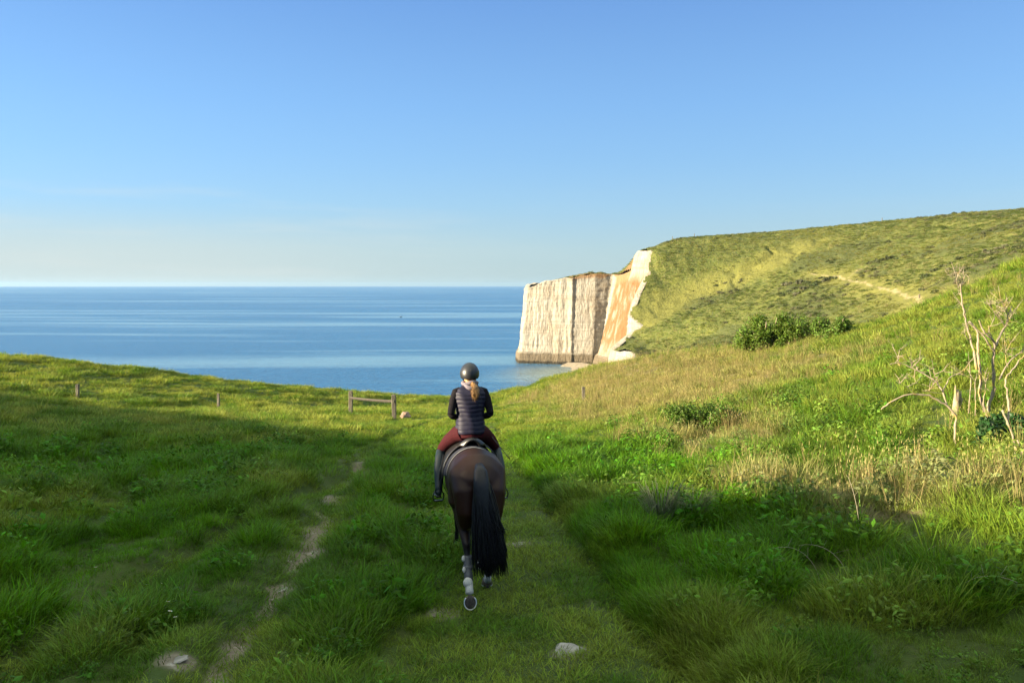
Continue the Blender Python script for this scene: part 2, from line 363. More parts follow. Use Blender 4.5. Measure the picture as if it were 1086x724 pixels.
POSTS = [(-28.48,50.02),(-19.62,51.00),(-10.37,49.02),(-7.12,46.04),(4.38,46.65)]
BUSH = [(17.06,50.11),(19.09,45.59),(6.44,24.88),(9.61,16.07),(9.61,14.55)]
ROW1 = [(105.94,293.66),(105.24,283.97),(109.43,298.37),(108.69,286.74),(111.52,285.98),(114.38,298.10),(114.89,289.28),(116.82,288.01),(118.74,286.74),(119.26,296.79),(113.93,303.68),(110.22,308.82)]
ROW2 = [(116.44,215.76),(119.93,218.83),(122.03,218.83),(124.24,219.03),(129.56,225.11),(118.67,207.36),(130.26,219.41),(132.08,218.06),(136.40,222.14),(128.80,206.44),(135.56,214.43),(136.53,212.74)]
ROW3 = [(132.68,284.72),(134.48,282.72),(137.30,282.22),(137.96,278.01),(140.76,278.26),(145.11,284.22)]
DAISY = [(-4.13,8.35),(-3.96,8.26),(-3.64,7.74),(-3.49,7.46),(-4.71,7.67),(-3.34,7.36),(-9.86,16.00),(-6.32,15.21),(-7.65,11.74),(-9.75,17.29),(-6.45,13.67),(-5.16,9.22)]
STALK = [(3.55,8.65),(4.44,9.60),(3.88,8.72),(4.44,8.38),(4.14,7.03)]
TUFTP = [(2.16,10.97),(2.73,11.37),(8.77,15.80)]
CLIFF_TOP = [(6.96,438.00,-0.03),(8.75,421.00,1.10),(18.85,417.00,4.67),(28.82,414.00,6.17),(44.66,411.00,8.64),(53.83,412.00,8.16),(56.23,404.00,8.05),(59.12,397.00,9.40),(61.32,391.00,10.25),(61.16,386.00,17.18),(62.37,382.00,18.88),(66.97,374.00,19.45),(62.76,362.00,7.92),(56.09,350.00,-2.06),(51.37,338.00,-10.18),(52.94,322.00,-14.31),(45.61,312.00,-18.77),(39.25,304.00,-23.10),(44.59,290.00,-22.63),(45.46,282.00,-24.02),(49.21,272.00,-23.08)]
CLIFF_BASE = [(3.21,436.00),(4.11,419.00),(16.82,416.00),(27.77,412.00),(42.60,409.00),(45.33,411.00),(42.79,406.00),(42.86,402.00),(43.79,397.00),(46.36,390.00),(49.41,384.00),(55.75,376.00),(59.33,364.00),(53.34,351.00),(48.61,339.00),(48.69,323.00),(42.44,312.00),(35.90,302.00),(41.85,287.00),(44.11,279.00),(47.62,268.00)]
WOOD = {'STEMA':[(10.46,16.60,-0.68),(10.40,16.60,-0.33),(10.17,16.60,0.17),(10.17,16.60,0.58),(10.11,16.60,1.01),(10.08,16.60,1.22),(10.09,16.60,1.46),(10.05,16.60,1.63),(9.87,16.60,1.81)],
 'STEMA2':[(10.08,16.60,0.77),(10.03,16.65,1.19),(9.97,16.70,1.41),(9.90,16.75,1.80),(9.78,16.70,2.11),(9.69,16.65,2.44),(9.64,16.60,2.62)],
 'STEMA3':[(9.69,16.65,2.48),(9.58,16.60,2.62),(9.55,16.60,2.70)],
 'STEMA4':[(9.64,16.60,2.58),(9.77,16.70,2.70),(9.81,16.70,2.83)],
 'STEMA5':[(9.93,16.70,1.41),(9.81,16.60,1.50),(9.78,16.60,1.59)],
 'STEMB':[(10.49,16.70,-0.56),(10.42,16.70,0.01),(10.54,16.70,0.26),(10.52,16.70,0.59),(10.48,16.70,1.00),(10.51,16.70,1.29),(10.42,16.60,1.42),(10.19,16.50,1.53),(10.10,16.50,1.67),(9.99,16.45,1.84)],
 'STEMB2':[(10.51,16.70,1.25),(10.63,16.80,1.39),(10.79,16.90,1.59),(10.95,17.00,1.75),(10.96,17.00,1.92),(11.07,17.05,2.12)],
 'STEMB3':[(10.93,17.00,1.71),(10.78,16.90,1.77),(10.52,16.80,2.01),(10.28,16.70,2.25)],
 'STEMB4':[(10.52,16.70,1.13),(10.35,16.60,1.26),(10.18,16.55,1.49),(9.99,16.55,1.67),(9.79,16.50,1.81)],
 'STEMB5':[(10.46,16.70,1.39),(10.31,16.60,1.59),(10.29,16.60,1.73)],
 'STEMB6':[(10.96,17.00,1.92),(10.89,17.00,2.08),(10.88,17.00,2.27)],
 'STEMC':[(10.52,16.50,0.57),(10.70,16.60,0.81),(10.91,16.70,1.00),(11.16,16.80,1.14),(11.47,16.90,1.32),(11.70,16.95,1.50)],
 'STEMC2':[(10.76,16.60,0.81),(10.68,16.60,1.05),(10.74,16.65,1.34)],
 'TWIG1':[(9.89,16.50,0.08),(9.91,16.50,0.51),(9.85,16.50,0.94)],
 'TWIG2':[(9.97,16.40,0.05),(9.93,16.40,0.56),(9.97,16.40,0.71)],
 'TWIG3':[(10.20,16.50,0.10),(10.24,16.50,0.45),(10.15,16.50,0.65)],
 'ARCH':[(9.05,15.50,-0.78),(9.02,15.50,-0.25),(9.06,15.50,-0.10),(8.87,15.50,0.14),(8.68,15.50,0.25),(8.48,15.50,0.37),(8.23,15.50,0.39),(8.02,15.50,0.39),(7.76,15.50,0.27),(7.61,15.50,0.16),(7.51,15.50,0.08)],
 'ARCH2':[(8.83,15.50,0.16),(8.82,15.60,0.37),(8.73,15.65,0.60),(8.58,15.70,0.71),(8.35,15.75,0.84),(8.15,15.80,0.95),(7.98,15.80,1.01),(7.80,15.80,0.97)],
 'ARCH3':[(8.80,15.60,0.41),(8.94,15.65,0.70),(9.10,15.70,0.77),(9.37,15.70,0.79)],
 'ARCH4':[(7.98,15.80,1.01),(7.93,15.80,1.17)],
 'ARCH5':[(8.73,15.65,0.60),(8.64,15.60,0.74),(8.52,15.50,0.85)],
 'ARCH6':[(8.21,15.50,0.39),(7.96,15.40,0.55),(7.72,15.30,0.66)],
 'ARCH7':[(8.82,15.60,0.37),(8.61,15.60,0.41),(8.38,15.60,0.45)],
 'RST':[(8.39,12.70,-0.47),(8.43,12.70,-0.25),(8.40,12.70,0.02),(8.27,12.70,0.28),(8.17,12.70,0.52)],
 'RST2':[(8.27,12.70,0.28),(8.31,12.75,0.51),(8.31,12.80,0.80),(8.24,12.80,1.03),(8.42,12.90,1.16),(8.66,13.00,1.37),(8.81,13.05,1.51)],
 'RST3':[(8.43,12.70,-0.39),(8.55,12.70,-0.18),(8.44,12.70,0.02)],
 'STUMP':[(11.24,19.30,-0.40),(11.25,19.30,-0.11),(11.26,19.30,0.18)]}


# ------------------------------------------------------------------ the lie of the land
_X = TP[:, :2] / 100.0
_r2 = ((_X[:, None] - _X[None]) ** 2).sum(-1)
_n = len(TP)
_M = np.zeros((_n + 3, _n + 3))
_M[:_n, :_n] = .5 * _r2 * np.log(_r2 + 1e-9) + 1e-6 * np.eye(_n)
_Pm = np.c_[np.ones(_n), _X]
_M[:_n, _n:] = _Pm; _M[_n:, :_n] = _Pm.T
TW = np.linalg.solve(_M, np.r_[TP[:, 2], 0, 0, 0])

def H0(x, y):
    x = np.asarray(x, float) / 100; y = np.asarray(y, float) / 100
    o = TW[-3] + TW[-2] * x + TW[-1] * y
    for (a, b), c in zip(_X, TW):
        r2 = (x - a) ** 2 + (y - b) ** 2
        o = o + c * .5 * r2 * np.log(r2 + 1e-9)
    return o

def masks(x, y):
    """bare soil, short turf and dry vegetation over the meadow"""
    x = np.asarray(x, float); y = np.asarray(y, float)
    r = np.hypot(x, y)
    dr, _ = polydist(x, y, RUT)
    nz = fbm(x * 1.3, y * 1.3, 5, 3)
    bare = smooth(.21, .09, dr + (nz - .5) * .45) * smooth(.36, .50, fbm(x * .8, y * .55, 31, 3) + .10 * smooth(16, 8, y)) * smooth(36, 18, y)
    de, se = polydist(x, y, EDGE)
    wpath = 1.9 + .25 * np.sin(y * .4)
    inside = np.where(se < 0, smooth(wpath + .35, wpath - .2, de + (nz - .5) * .5), smooth(.25, .05, de))
    short = np.maximum(inside * smooth(60, 35, y) * smooth(2, 5, y), smooth(.75, .3, dr) * .9)
    df, _ = polydist(x, y, FAINT)
    short = np.maximum(short, .95 * smooth(.42, .15, df))
    # the turf where the tracks meet, beyond the rider
    short = np.maximum(short, smooth(9, 3, np.hypot((x + 1.5), (y - 42) * .35)) * .6)
    for (sx, sy) in STONES: bare = np.maximum(bare, smooth(.23, .13, np.hypot(x - sx, y - sy)))
    dry = np.zeros_like(x)
    for (cx, cy), rad in zip(DRY, (6.5, 6.5, 6, 3.6, 3.6, 1.2, 1.3, 2.6, 1.1)):
        dry = np.maximum(dry, smooth(1.25, .45, np.hypot((x - cx), (y - cy) * .55) / rad + (fbm(x * .35, y * .35, 77, 3) - .5) * 1.1))
    return bare, short, np.clip(dry, 0, 1)

def detail(x, y, short, r):
    """tussocks, the ruts and the small bank beside the path"""
    t = fbm(x * 1.15, y * 1.15, 3, 3) - .5
    t2 = fbm(x * .28, y * .28, 9, 2) - .5
    near = smooth(60, 20, r)
    z = (t * .34 * (1 - .85 * short) * (.35 + .65 * near) + t2 * .32 * (1 - .8 * short)) * smooth(2, 4, r)
    dr, _ = polydist(x, y, RUT)
    z = z - .10 * np.exp(-(dr / .28) ** 2) + .05 * np.exp(-((dr - .55) / .25) ** 2)
    de, se = polydist(x, y, EDGE)
    fade = smooth(45, 25, y)
    z = z - .16 * np.exp(-(de / .16) ** 2) * fade + np.where(se > 0, .16 * smooth(.05, .45, de) * smooth(3.0, .8, de), 0) * fade
    df, _ = polydist(x, y, FAINT)
    z = z - .27 * np.exp(-(df / .34) ** 2) + .05 * np.exp(-((df - .6) / .25) ** 2)
    z = z - .22 * smooth(15, 45, r)
    return z

def far_detail(x, y, r):
    n = fbm(x * .11, y * .11, 21, 4) - .5
    n2 = fbm(x * .45, y * .45, 23, 3) - .5
    g = np.abs(fbm(x * .035 + 3, y * .035, 41, 3) - .5)
    w = smooth(100, 150, r)
    return w * (n * 1.7 + n2 * .9 - smooth(.06, 0, g) * .8)

COAST = [(-420, 30), (-170, 88), (-110, 99), (-60, 98), (-20, 97), (2, 100), (14, 106), (22, 128), (32, 170), (44, 225)]
LAND = COAST + [(p[0], p[1]) for p in CLIFF_TOP[::-1]] + [(30, 462), (66, 470), (84, 482), (120, 540), (220, 650), (900, 700), (900, -300), (-420, -300)]

def in_land(x, y):
    x = np.asarray(x); y = np.asarray(y); c = np.zeros(x.shape, bool)
    n = len(LAND)
    for i in range(n):
        x0, y0 = LAND[i]; x1, y1 = LAND[(i + 1) % n]
        cond = (y0 > y) != (y1 > y)
        if y1 != y0: c ^= cond & (x < (x1 - x0) * (y - y0) / (y1 - y0) + x0)
    return c

def height(x, y):
    x = np.asarray(x, float); y = np.asarray(y, float); r = np.hypot(x, y)
    _, short, _ = masks(x, y)
    return H0(x, y) + detail(x, y, short, r) * smooth(160, 110, r) + far_detail(x, y, r)

def ground(x, y): return float(height(np.array([x]), np.array([y]))[0])

# ------------------------------------------------------------------ ground material
def ground_material():
    m, nt, out = new_mat('meadow_ground'); g = N(nt)
    p = g.pos()
    bare, dry, short = g.attr('bare'), g.attr('dry'), g.attr('short')
    n1 = g.noise(p, .35, 5); n2 = g.noise(p, 5, 6); n3 = g.noise(p, 24, 4)
    green = g.mix(g.ramp(n1, [(.35, 0), (.65, 1)]), (.025, .048, .006), (.045, .070, .010))
    green = g.mix(g.ramp(n2, [(.45, 0), (.75, .6)]), green, (.060, .060, .022))
    green = g.mix(dry, green, g.mix(n2, (.10, .085, .040), (.17, .14, .075)))
    soil = g.mix(n3, (.10, .080, .055), (.24, .205, .155))
    soil = g.mix(g.ramp(n2, [(.58, 0), (.70, 1)]), soil, (.34, .31, .26))
    col = g.mix(bare, green, soil)
    b = g.node('ShaderNodeBsdfPrincipled'); b.inputs['Roughness'].default_value = .9; b.inputs['Specular IOR Level'].default_value = .2
    nt.links.new(col, b.inputs['Base Color'])
    h = g.math('ADD', g.math('MULTIPLY', n2, .7), g.math('MULTIPLY', n3, .3))
    nt.links.new(g.bump(h, .8, .08), b.inputs['Normal'])
    nt.links.new(b.outputs[0], out.inputs[0]); return m

def hill_material():
    m, nt, out = new_mat('hill_grass'); g = N(nt)
    p = g.pos()
    path, band, brow, scr = g.attr('path'), g.attr('band'), g.attr('brow'), g.attr('scrub')
    n1 = g.noise(p, .03, 5); n2 = g.noise(p, .22, 6, .6); n3 = g.noise(p, 1.1, 5, .65)
    col = g.mix(g.ramp(n1, [(.35, 0), (.65, 1)]), (.076, .092, .018), (.112, .118, .028))
    col = g.mix(g.ramp(n2, [(.40, .8), (.60, 0)]), col, (.062, .080, .020))
    col = g.mix(g.ramp(n3, [(.50, 0), (.72, .75)]), col, (.21, .18, .08))
    col = g.mix(g.math('MULTIPLY', scr, .75), col, (.055, .066, .024))
    col = g.mix(g.math('MULTIPLY', band, .7), col, (.15, .145, .038))
    col = g.mix(path, col, (.34, .27, .16))
    col = g.mix(g.math('MULTIPLY', brow, g.ramp(n2, [(.3, .5), (.55, 1)])), col, (.15, .095, .045))
    b = g.node('ShaderNodeBsdfPrincipled'); b.inputs['Roughness'].default_value = .9; b.inputs['Specular IOR Level'].default_value = .1
    nt.links.new(col, b.inputs['Base Color'])
    h = g.math('ADD', g.math('MULTIPLY', n3, .5), g.math('MULTIPLY', n2, 1.0))
    nt.links.new(g.bump(h, 1.0, 1.2), b.inputs['Normal'])
    nt.links.new(b.outputs[0], out.inputs[0]); return m

# ------------------------------------------------------------------ meadow sheet (polar grid: finest where the eye is)
def clip_faces(F, ok):
    return F[ok[F].all(1)]

def build_meadow():
    th_f = np.radians(np.arange(-44, 44.01, .14))
    th_b = np.radians(np.concatenate([np.arange(45, 180, 1.6), np.arange(-180, -44.5, 1.6)]))
    th = np.concatenate([th_f, th_b])                       # measured from straight ahead, clockwise
    rr = 1.2 * np.exp(np.arange(0, math.log(150 / 1.2), .0095))
    R, T = np.meshgrid(rr, th, indexing='ij')
    x = (R * np.sin(T)).ravel(); y = (R * np.cos(T)).ravel()
    bare, short, dry = masks(x, y)
    r = np.hypot(x, y)
    z = H0(x, y) + detail(x, y, short, r) * smooth(160, 110, r) + far_detail(x, y, r)
    V = np.c_[x, y, z]
    F = grid_faces(len(rr), len(th), True)
    c = len(V); V = np.vstack([V, (0, 0, float(H0(0., 0.)))])
    n = len(th); j = np.arange(n)
    F3 = np.c_[np.full(n, c), j, (j + 1) % n]
    ok = np.r_[in_land(x, y), True]
    F = clip_faces(F, ok)
    att = dict(bare=np.r_[bare, 0], short=np.r_[short, 0], dry=np.r_[dry, 0])
    o = mesh_np('meadow', V, [F[:, ::-1], F3[:, ::-1]], [ground_material()], att)
    return tag(o, kind='structure')
meadow = build_meadow()

def build_hill():
    th = np.radians(np.arange(-4, 75.01, .13))
    rr = 146 * np.exp(np.arange(0, math.log(640 / 146.), .0042))
    R, T = np.meshgrid(rr, th, indexing='ij')
    x = (R * np.sin(T)).ravel(); y = (R * np.cos(T)).ravel()
    z = height(x, y)
    path = np.zeros_like(x)
    for pl, w in ((HPATH, .9), (HPATH2, .32), (HPATH3, .2)):
        d, _ = polydist(x, y, pl)
        path = np.maximum(path, smooth(w * 1.9, w * .6, d + (fbm(x * .3, y * .3, 61, 2) - .5) * 1.2) * (.55 if pl is not HPATH else .0))
    d, _ = polydist(x, y, HBAND); band = smooth(14, 3, d + (fbm(x * .1, y * .1, 62, 3) - .5) * 14)
    d, _ = polydist(x, y, HPATH2); band = np.maximum(band, smooth(9, 2, d + (fbm(x * .1, y * .1, 62, 3) - .5) * 8))
    d, _ = polydist(x, y, [(p[0], p[1]) for p in CLIFF_TOP[:9]]); brow = smooth(9, 2, d + (fbm(x * .2, y * .2, 63, 3) - .5) * 8)
    scr = smooth(.52, .66, fbm(x * .045, y * .03, 64, 4))
    d, _ = polydist(x, y, HPATH); z = z - 1.2 * smooth(1.6, .4, d)
    ok = in_land(x, y)
    F = clip_faces(grid_faces(len(rr), len(th)), ok)
    o = mesh_np('headland_hill', np.c_[x, y, z], [F[:, ::-1]], [hill_material()], dict(path=path, band=band, brow=brow, scrub=scr))
    return tag(o, kind='structure')
hill = build_hill()

# ------------------------------------------------------------------ chalk cliffs
def chalk_material():
    m, nt, out = new_mat('chalk'); g = N(nt)
    p = g.pos()
    orange, soil = g.attr('orange'), g.attr('soil')
    streak = g.noise(g.map(p, (.8, .8, .10)), 1.0, 6, .6)
    strata = g.noise(g.map(p, (.04, .04, .9)), 1.0, 5, .6)
    blot = g.noise(p, .12, 6, .6)
    col = g.mix(g.ramp(streak, [(.35, 0), (.65, 1)]), (.205, .19, .158), (.31, .292, .25))
    col = g.mix(g.ramp(strata, [(.50, 0), (.62, .45)]), col, (.18, .155, .12))
    col = g.mix(g.ramp(blot, [(.45, 0), (.75, .6)]), col, (.21, .16, .10))
    o1 = g.mix(streak, (.105, .052, .020), (.21, .122, .060))
    col = g.mix(g.math('MULTIPLY', orange, g.ramp(g.noise(g.map(p, (.3, .3, .1)), 1.0, 5), [(.32, .25), (.52, 1)])), col, o1)
    col = g.mix(soil, col, g.mix(blot, (.12, .075, .040), (.27, .17, .09)))
    z = g.node('ShaderNodeSeparateXYZ'); nt.links.new(p, z.inputs[0])
    zz = g.math('ADD', z.outputs[2], g.math('MULTIPLY', g.noise(p, .5, 4), 2.2))
    lo = g.node('ShaderNodeMapRange'); nt.links.new(zz, lo.inputs[0])
    lo.inputs[1].default_value = SEA + 7.6; lo.inputs[2].default_value = SEA + 6.2; lo.inputs[3].default_value = 0; lo.inputs[4].default_value = .95
    col = g.mix(lo.outputs[0], col, g.mix(strata, (.055, .045, .030), (.15, .12, .08)))
    lo2 = g.node('ShaderNodeMapRange'); nt.links.new(zz, lo2.inputs[0])
    lo2.inputs[1].default_value = SEA + 3.0; lo2.inputs[2].default_value = SEA + 2.2; lo2.inputs[3].default_value = 0; lo2.inputs[4].default_value = 1
    col = g.mix(lo2.outputs[0], col, (.030, .026, .018))
    b = g.node('ShaderNodeBsdfPrincipled'); b.inputs['Roughness'].default_value = .9; b.inputs['Specular IOR Level'].default_value = .15
    nt.links.new(col, b.inputs['Base Color'])
    h = g.math('ADD', g.noise(g.map(p, (1.2, 1.2, .35)), 1.0, 7, .65), g.math('MULTIPLY', strata, .5))
    nt.links.new(g.bump(h, 1.0, .9), b.inputs['Normal'])
    nt.links.new(b.outputs[0], out.inputs[0]); return m
M_chalk = chalk_material()

def cliff(name, top, base, step=.55, rows=84, attrs_fn=None, amp=1.0):
    top = np.array(top, float); base = np.array(base, float)
    seg = np.hypot(*(top[1:, :2] - top[:-1, :2]).T) * .5 + np.hypot(*(base[1:] - base[:-1]).T) * .5
    s = np.r_[0, np.cumsum(seg)]
    u = np.arange(0, s[-1], step)
    k = np.interp(u, s, np.arange(len(top)))
    I = lambda a: np.interp(u, s, a)
    tx, ty, tz = I(top[:, 0]), I(top[:, 1]), I(top[:, 2])
    bx, by = I(base[:, 0]), I(base[:, 1])
    tz = tz + (fbm(u * .15, u * 0, 91, 3) - .5) * 1.5 * amp
    v = np.linspace(0, 1, rows)
    zb = SEA - 2.0
    VV, UU = np.meshgrid(v, u, indexing='ij')
    e = VV ** .9
    X = bx[None] + (tx - bx)[None] * e; Y = by[None] + (ty - by)[None] * e
    Z = zb + (tz - zb)[None] * VV
    dx = np.gradient(np.convolve(np.pad(bx + tx, 6, 'edge'), np.ones(13) / 13, 'valid')); dy = np.gradient(np.convolve(np.pad(by + ty, 6, 'edge'), np.ones(13) / 13, 'valid'))
    L = np.hypot(dx, dy) + 1e-9; nx, ny = dy / L, -dx / L
    rib = 1 - 2 * np.abs(fbm(UU * .17, Z * .022, 51, 3) - .5)
    rib2 = 1 - 2 * np.abs(fbm(UU * .5, Z * .07, 53, 3) - .5)
    disp = amp * ((1.25 * (rib - .75) + .9 * (rib2 - .75)) * (.75 - .35 * smooth(3.5, 4.5, k[None]) * smooth(8, 7, k[None])) + .5 * (fbm(UU * .9, Z * .8, 55, 3) - .5) + .35 * (vnoise(UU * .02, Z * .9, 57) - .5))
    stepo = smooth(SEA + 6.2, SEA + 5.2, Z + 1.2 * (fbm(UU * .2, Z * 0, 58, 2) - .5)); disp = disp + stepo * 1.3 * amp
    disp = disp * smooth(1.0, .97, VV) + (VV > .985) * .3
    X = X + disp * nx[None]; Y = Y + disp * ny[None]
    V = np.c_[X.ravel(), Y.ravel(), Z.ravel()]
    nu = len(u)
    # turn the top over the brow so that it meets the turf
    lip = np.c_[X[-1] - nx * 2.5, Y[-1] - ny * 2.5, Z[-1] - .25]
    V = np.vstack([V, lip])
    F = grid_faces(rows + 1, nu)
    att = attrs_fn(np.r_[VV.ravel(), np.ones(nu)], np.tile(k, rows + 1), V) if attrs_fn else dict(orange=np.zeros(len(V)), soil=np.zeros(len(V)))
    o = mesh_np(name, V, [F], [M_chalk], att)
    return tag(o, kind='structure')

def head_attrs(v, k, V):
    nz = fbm(V[:, 0] * .12 + V[:, 1] * .12, V[:, 2] * .1, 71, 3)
    o = smooth(7.3, 8.2, k) * smooth(15.8, 14.6, k + (nz - .5) * 2.5 + .9 * (v - .4))
    o = o * (1 - .9 * smooth(10.7, 11.1, k) * smooth(.74, .84, v)) * smooth(-.1, .35, v + (nz - .5) * .5)
    soil = smooth(.945, .99, v + (nz - .5) * .12) * smooth(11.2, 10.8, k) * smooth(3, 5, k)
    soil = np.maximum(soil, .85 * smooth(7.4, 8.2, k) * smooth(11.0, 10.6, k) * smooth(.84, .95, v + (nz - .5) * .16))
    return dict(orange=np.clip(o, 0, 1), soil=np.clip(soil, 0, 1))
# a crease in the seaward face: one bay of the cliff stands a few metres behind the next
ct = [tuple(p) for p in CLIFF_TOP]; cb = [tuple(p) for p in CLIFF_BASE]
ct[4:4] = [((607 - 543) / 816 * 412., 412., ct[3][2] - .2), ((609 - 543) / 816 * 412.6, 412.6, ct[3][2] + .2)]
cb[4:4] = [((606 - 543) / 816 * 410.5, 410.5), ((608 - 543) / 816 * 411.0, 411.0)]
CT2 = ct
chalk_head = cliff('chalk_cliff', ct, cb, attrs_fn=head_attrs)
near_top = [(x, y, float(H0(x, y)) + .1) for x, y in COAST[:-1]] + [CLIFF_TOP[-1]]
near_base = [(x + (2 if i < 6 else -6), y + (9 if i < 6 else 3)) for i, (x, y, z) in enumerate(near_top)]
near_cliff = cliff('meadow_cliff', near_top[::-1], near_base[::-1], step=1.6, rows=40)
back_top = [(30, 475, 5), (9, 450, 3), (CLIFF_TOP[0][0], CLIFF_TOP[0][1], CLIFF_TOP[0][2])]
back_cliff = cliff('seaward_cliff', back_top, [(26, 478), (3, 448), CLIFF_BASE[0]], step=1.6, rows=40)

# ------------------------------------------------------------------ beach and sea
def build_beach():
    line = [(-170, 100), (-60, 112), (0, 112), (10, 125), (20, 170), (34, 230), (47, 290), (44, 330), (40, 365), (38, 385), (36, 400), (28, 404)]
    off = [(-170, 118), (-60, 130), (-14, 138), (-6, 160), (4, 200), (16, 250), (28, 300), (27, 340), (26, 370), (27, 388), (29, 397), (24, 401)]
    a = np.array(line, float); b = np.array(off, float)
    t = np.linspace(0, len(a) - 1, 200); I = lambda c: np.interp(t, np.arange(len(a)), c)
    w = np.linspace(-.4, 1, 14)
    A = np.c_[I(a[:, 0]), I(a[:, 1])]; B = np.c_[I(b[:, 0]), I(b[:, 1])]
    V = []
    for q in w:
        P = A + (B - A) * q
        n = fbm(P[:, 0] * .2, P[:, 1] * .2, 81, 3) - .5
        V.append(np.c_[P, SEA + 1.6 * (1 - q) - .35 + n * .5])
    F = grid_faces(len(w), len(t))
    mt = simple('shingle', (.22, .185, .135), .9, .8, .35)
    return tag(mesh_np('beach', np.vstack(V), [F], [mt]), kind='structure')
build_beach()

def sea_material():
    m, nt, out = new_mat('sea_water'); g = N(nt)
    p = g.pos()
    b = g.node('ShaderNodeBsdfPrincipled')
    slick = g.noise(g.map(p, (.0006, .006, 1), (0, 0, math.radians(-8))), 1.0, 5, .6, .6)
    slick2 = g.noise(g.map(p, (.0022, .020, 1), (0, 0, math.radians(12))), 1.0, 5, .6, .4)
    s = g.math('ADD', g.ramp(slick, [(.53, 0), (.62, 1)]), g.math('MULTIPLY', g.ramp(slick2, [(.57, 0), (.66, 1)]), .6), True)
    deep = g.mix(g.noise(p, .003, 4), (.008, .080, .200), (.014, .108, .255))
    # pale reflection of the cliffs, painted into the water colour of the bay
    d = g.node('ShaderNodeVectorMath', operation='DISTANCE'); nt.links.new(p, d.inputs[0]); d.inputs[1].default_value = (42, 366, SEA)
    mr = g.node('ShaderNodeMapRange'); nt.links.new(d.outputs['Value'], mr.inputs[0])
    mr.inputs[1].default_value = 62; mr.inputs[2].default_value = 22; mr.inputs[3].default_value = 0; mr.inputs[4].default_value = 1; mr.interpolation_type = 'SMOOTHSTEP'
    col = g.mix(g.math('MULTIPLY', mr.outputs[0], .8), deep, (.17, .22, .20))
    col = g.mix(g.math('MULTIPLY', s, .55), col, (.13, .27, .38))
    nt.links.new(col, b.inputs['Base Color'])
    nt.links.new(g.math('MULTIPLY_ADD', s, -.10), b.inputs['Roughness']); b.inputs['Roughness'].links[0].from_node.inputs[2].default_value = .26
    b.inputs['IOR'].default_value = 1.33
    w1 = g.noise(g.map(p, (.10, .22, 1), (0, 0, .35)), 1.0, 3, .55)
    w2 = g.noise(g.map(p, (.5, .9, 1), (0, 0, -.2)), 1.0, 4, .6)
    w3 = g.noise(p, 2.2, 3, .6)
    h = g.math('ADD', g.math('ADD', g.math('MULTIPLY', w1, 2.2), g.math('MULTIPLY', w2, 1.0)), g.math('MULTIPLY', w3, .25))
    calm = g.math('SUBTRACT', 1.0, g.math('MULTIPLY', s, .45))
    h = g.math('MULTIPLY', h, calm)
    nt.links.new(g.bump(h, .9, 1.0), b.inputs['Normal'])
    nt.links.new(b.outputs[0], out.inputs[0]); return m

def build_sea():
    rr = np.r_[0, 100 * np.exp(np.linspace(0, math.log(230), 60))]
    th = np.linspace(0, 2 * math.pi, 121)[:-1]
    V = [(0, 0, SEA)] + [(r * math.sin(a), r * math.cos(a), SEA) for r in rr[1:] for a in th]
    n = len(th); F = grid_faces(len(rr) - 1, n, True) + 1
    j = np.arange(n); F3 = np.c_[np.zeros(n, int), 1 + j, 1 + (j + 1) % n]
    return tag(mesh_np('sea', np.array(V), [F[:, ::-1], F3[:, ::-1]], [sea_material()]), kind='structure')
build_sea()

def haze():
    g = Geo(); S = 24500.0; g.box((0, 0, (SEA - 1 + 75) / 2), (2 * S, 2 * S, 75 - SEA + 1))
    m, nt, out = new_mat('sea_haze'); v = nt.nodes.new('ShaderNodeVolumePrincipled')
    v.inputs['Color'].default_value = (.30, .48, .70, 1); v.inputs['Density'].default_value = 3.0e-5; v.inputs['Anisotropy'].default_value = .2
    nt.links.new(v.outputs[0], out.inputs['Volume'])
    return tag(g.build('haze', m, None, False), kind='stuff')
haze()

# ------------------------------------------------------------------ plants that are scattered (ground cover: nobody could count it)
M_blade = leaf_mat('grass_blade', attr='tint', trans=.42, var=.5, hue=.035, spec=.12)
SRC = bpy.data.collections.new('plant_sources')

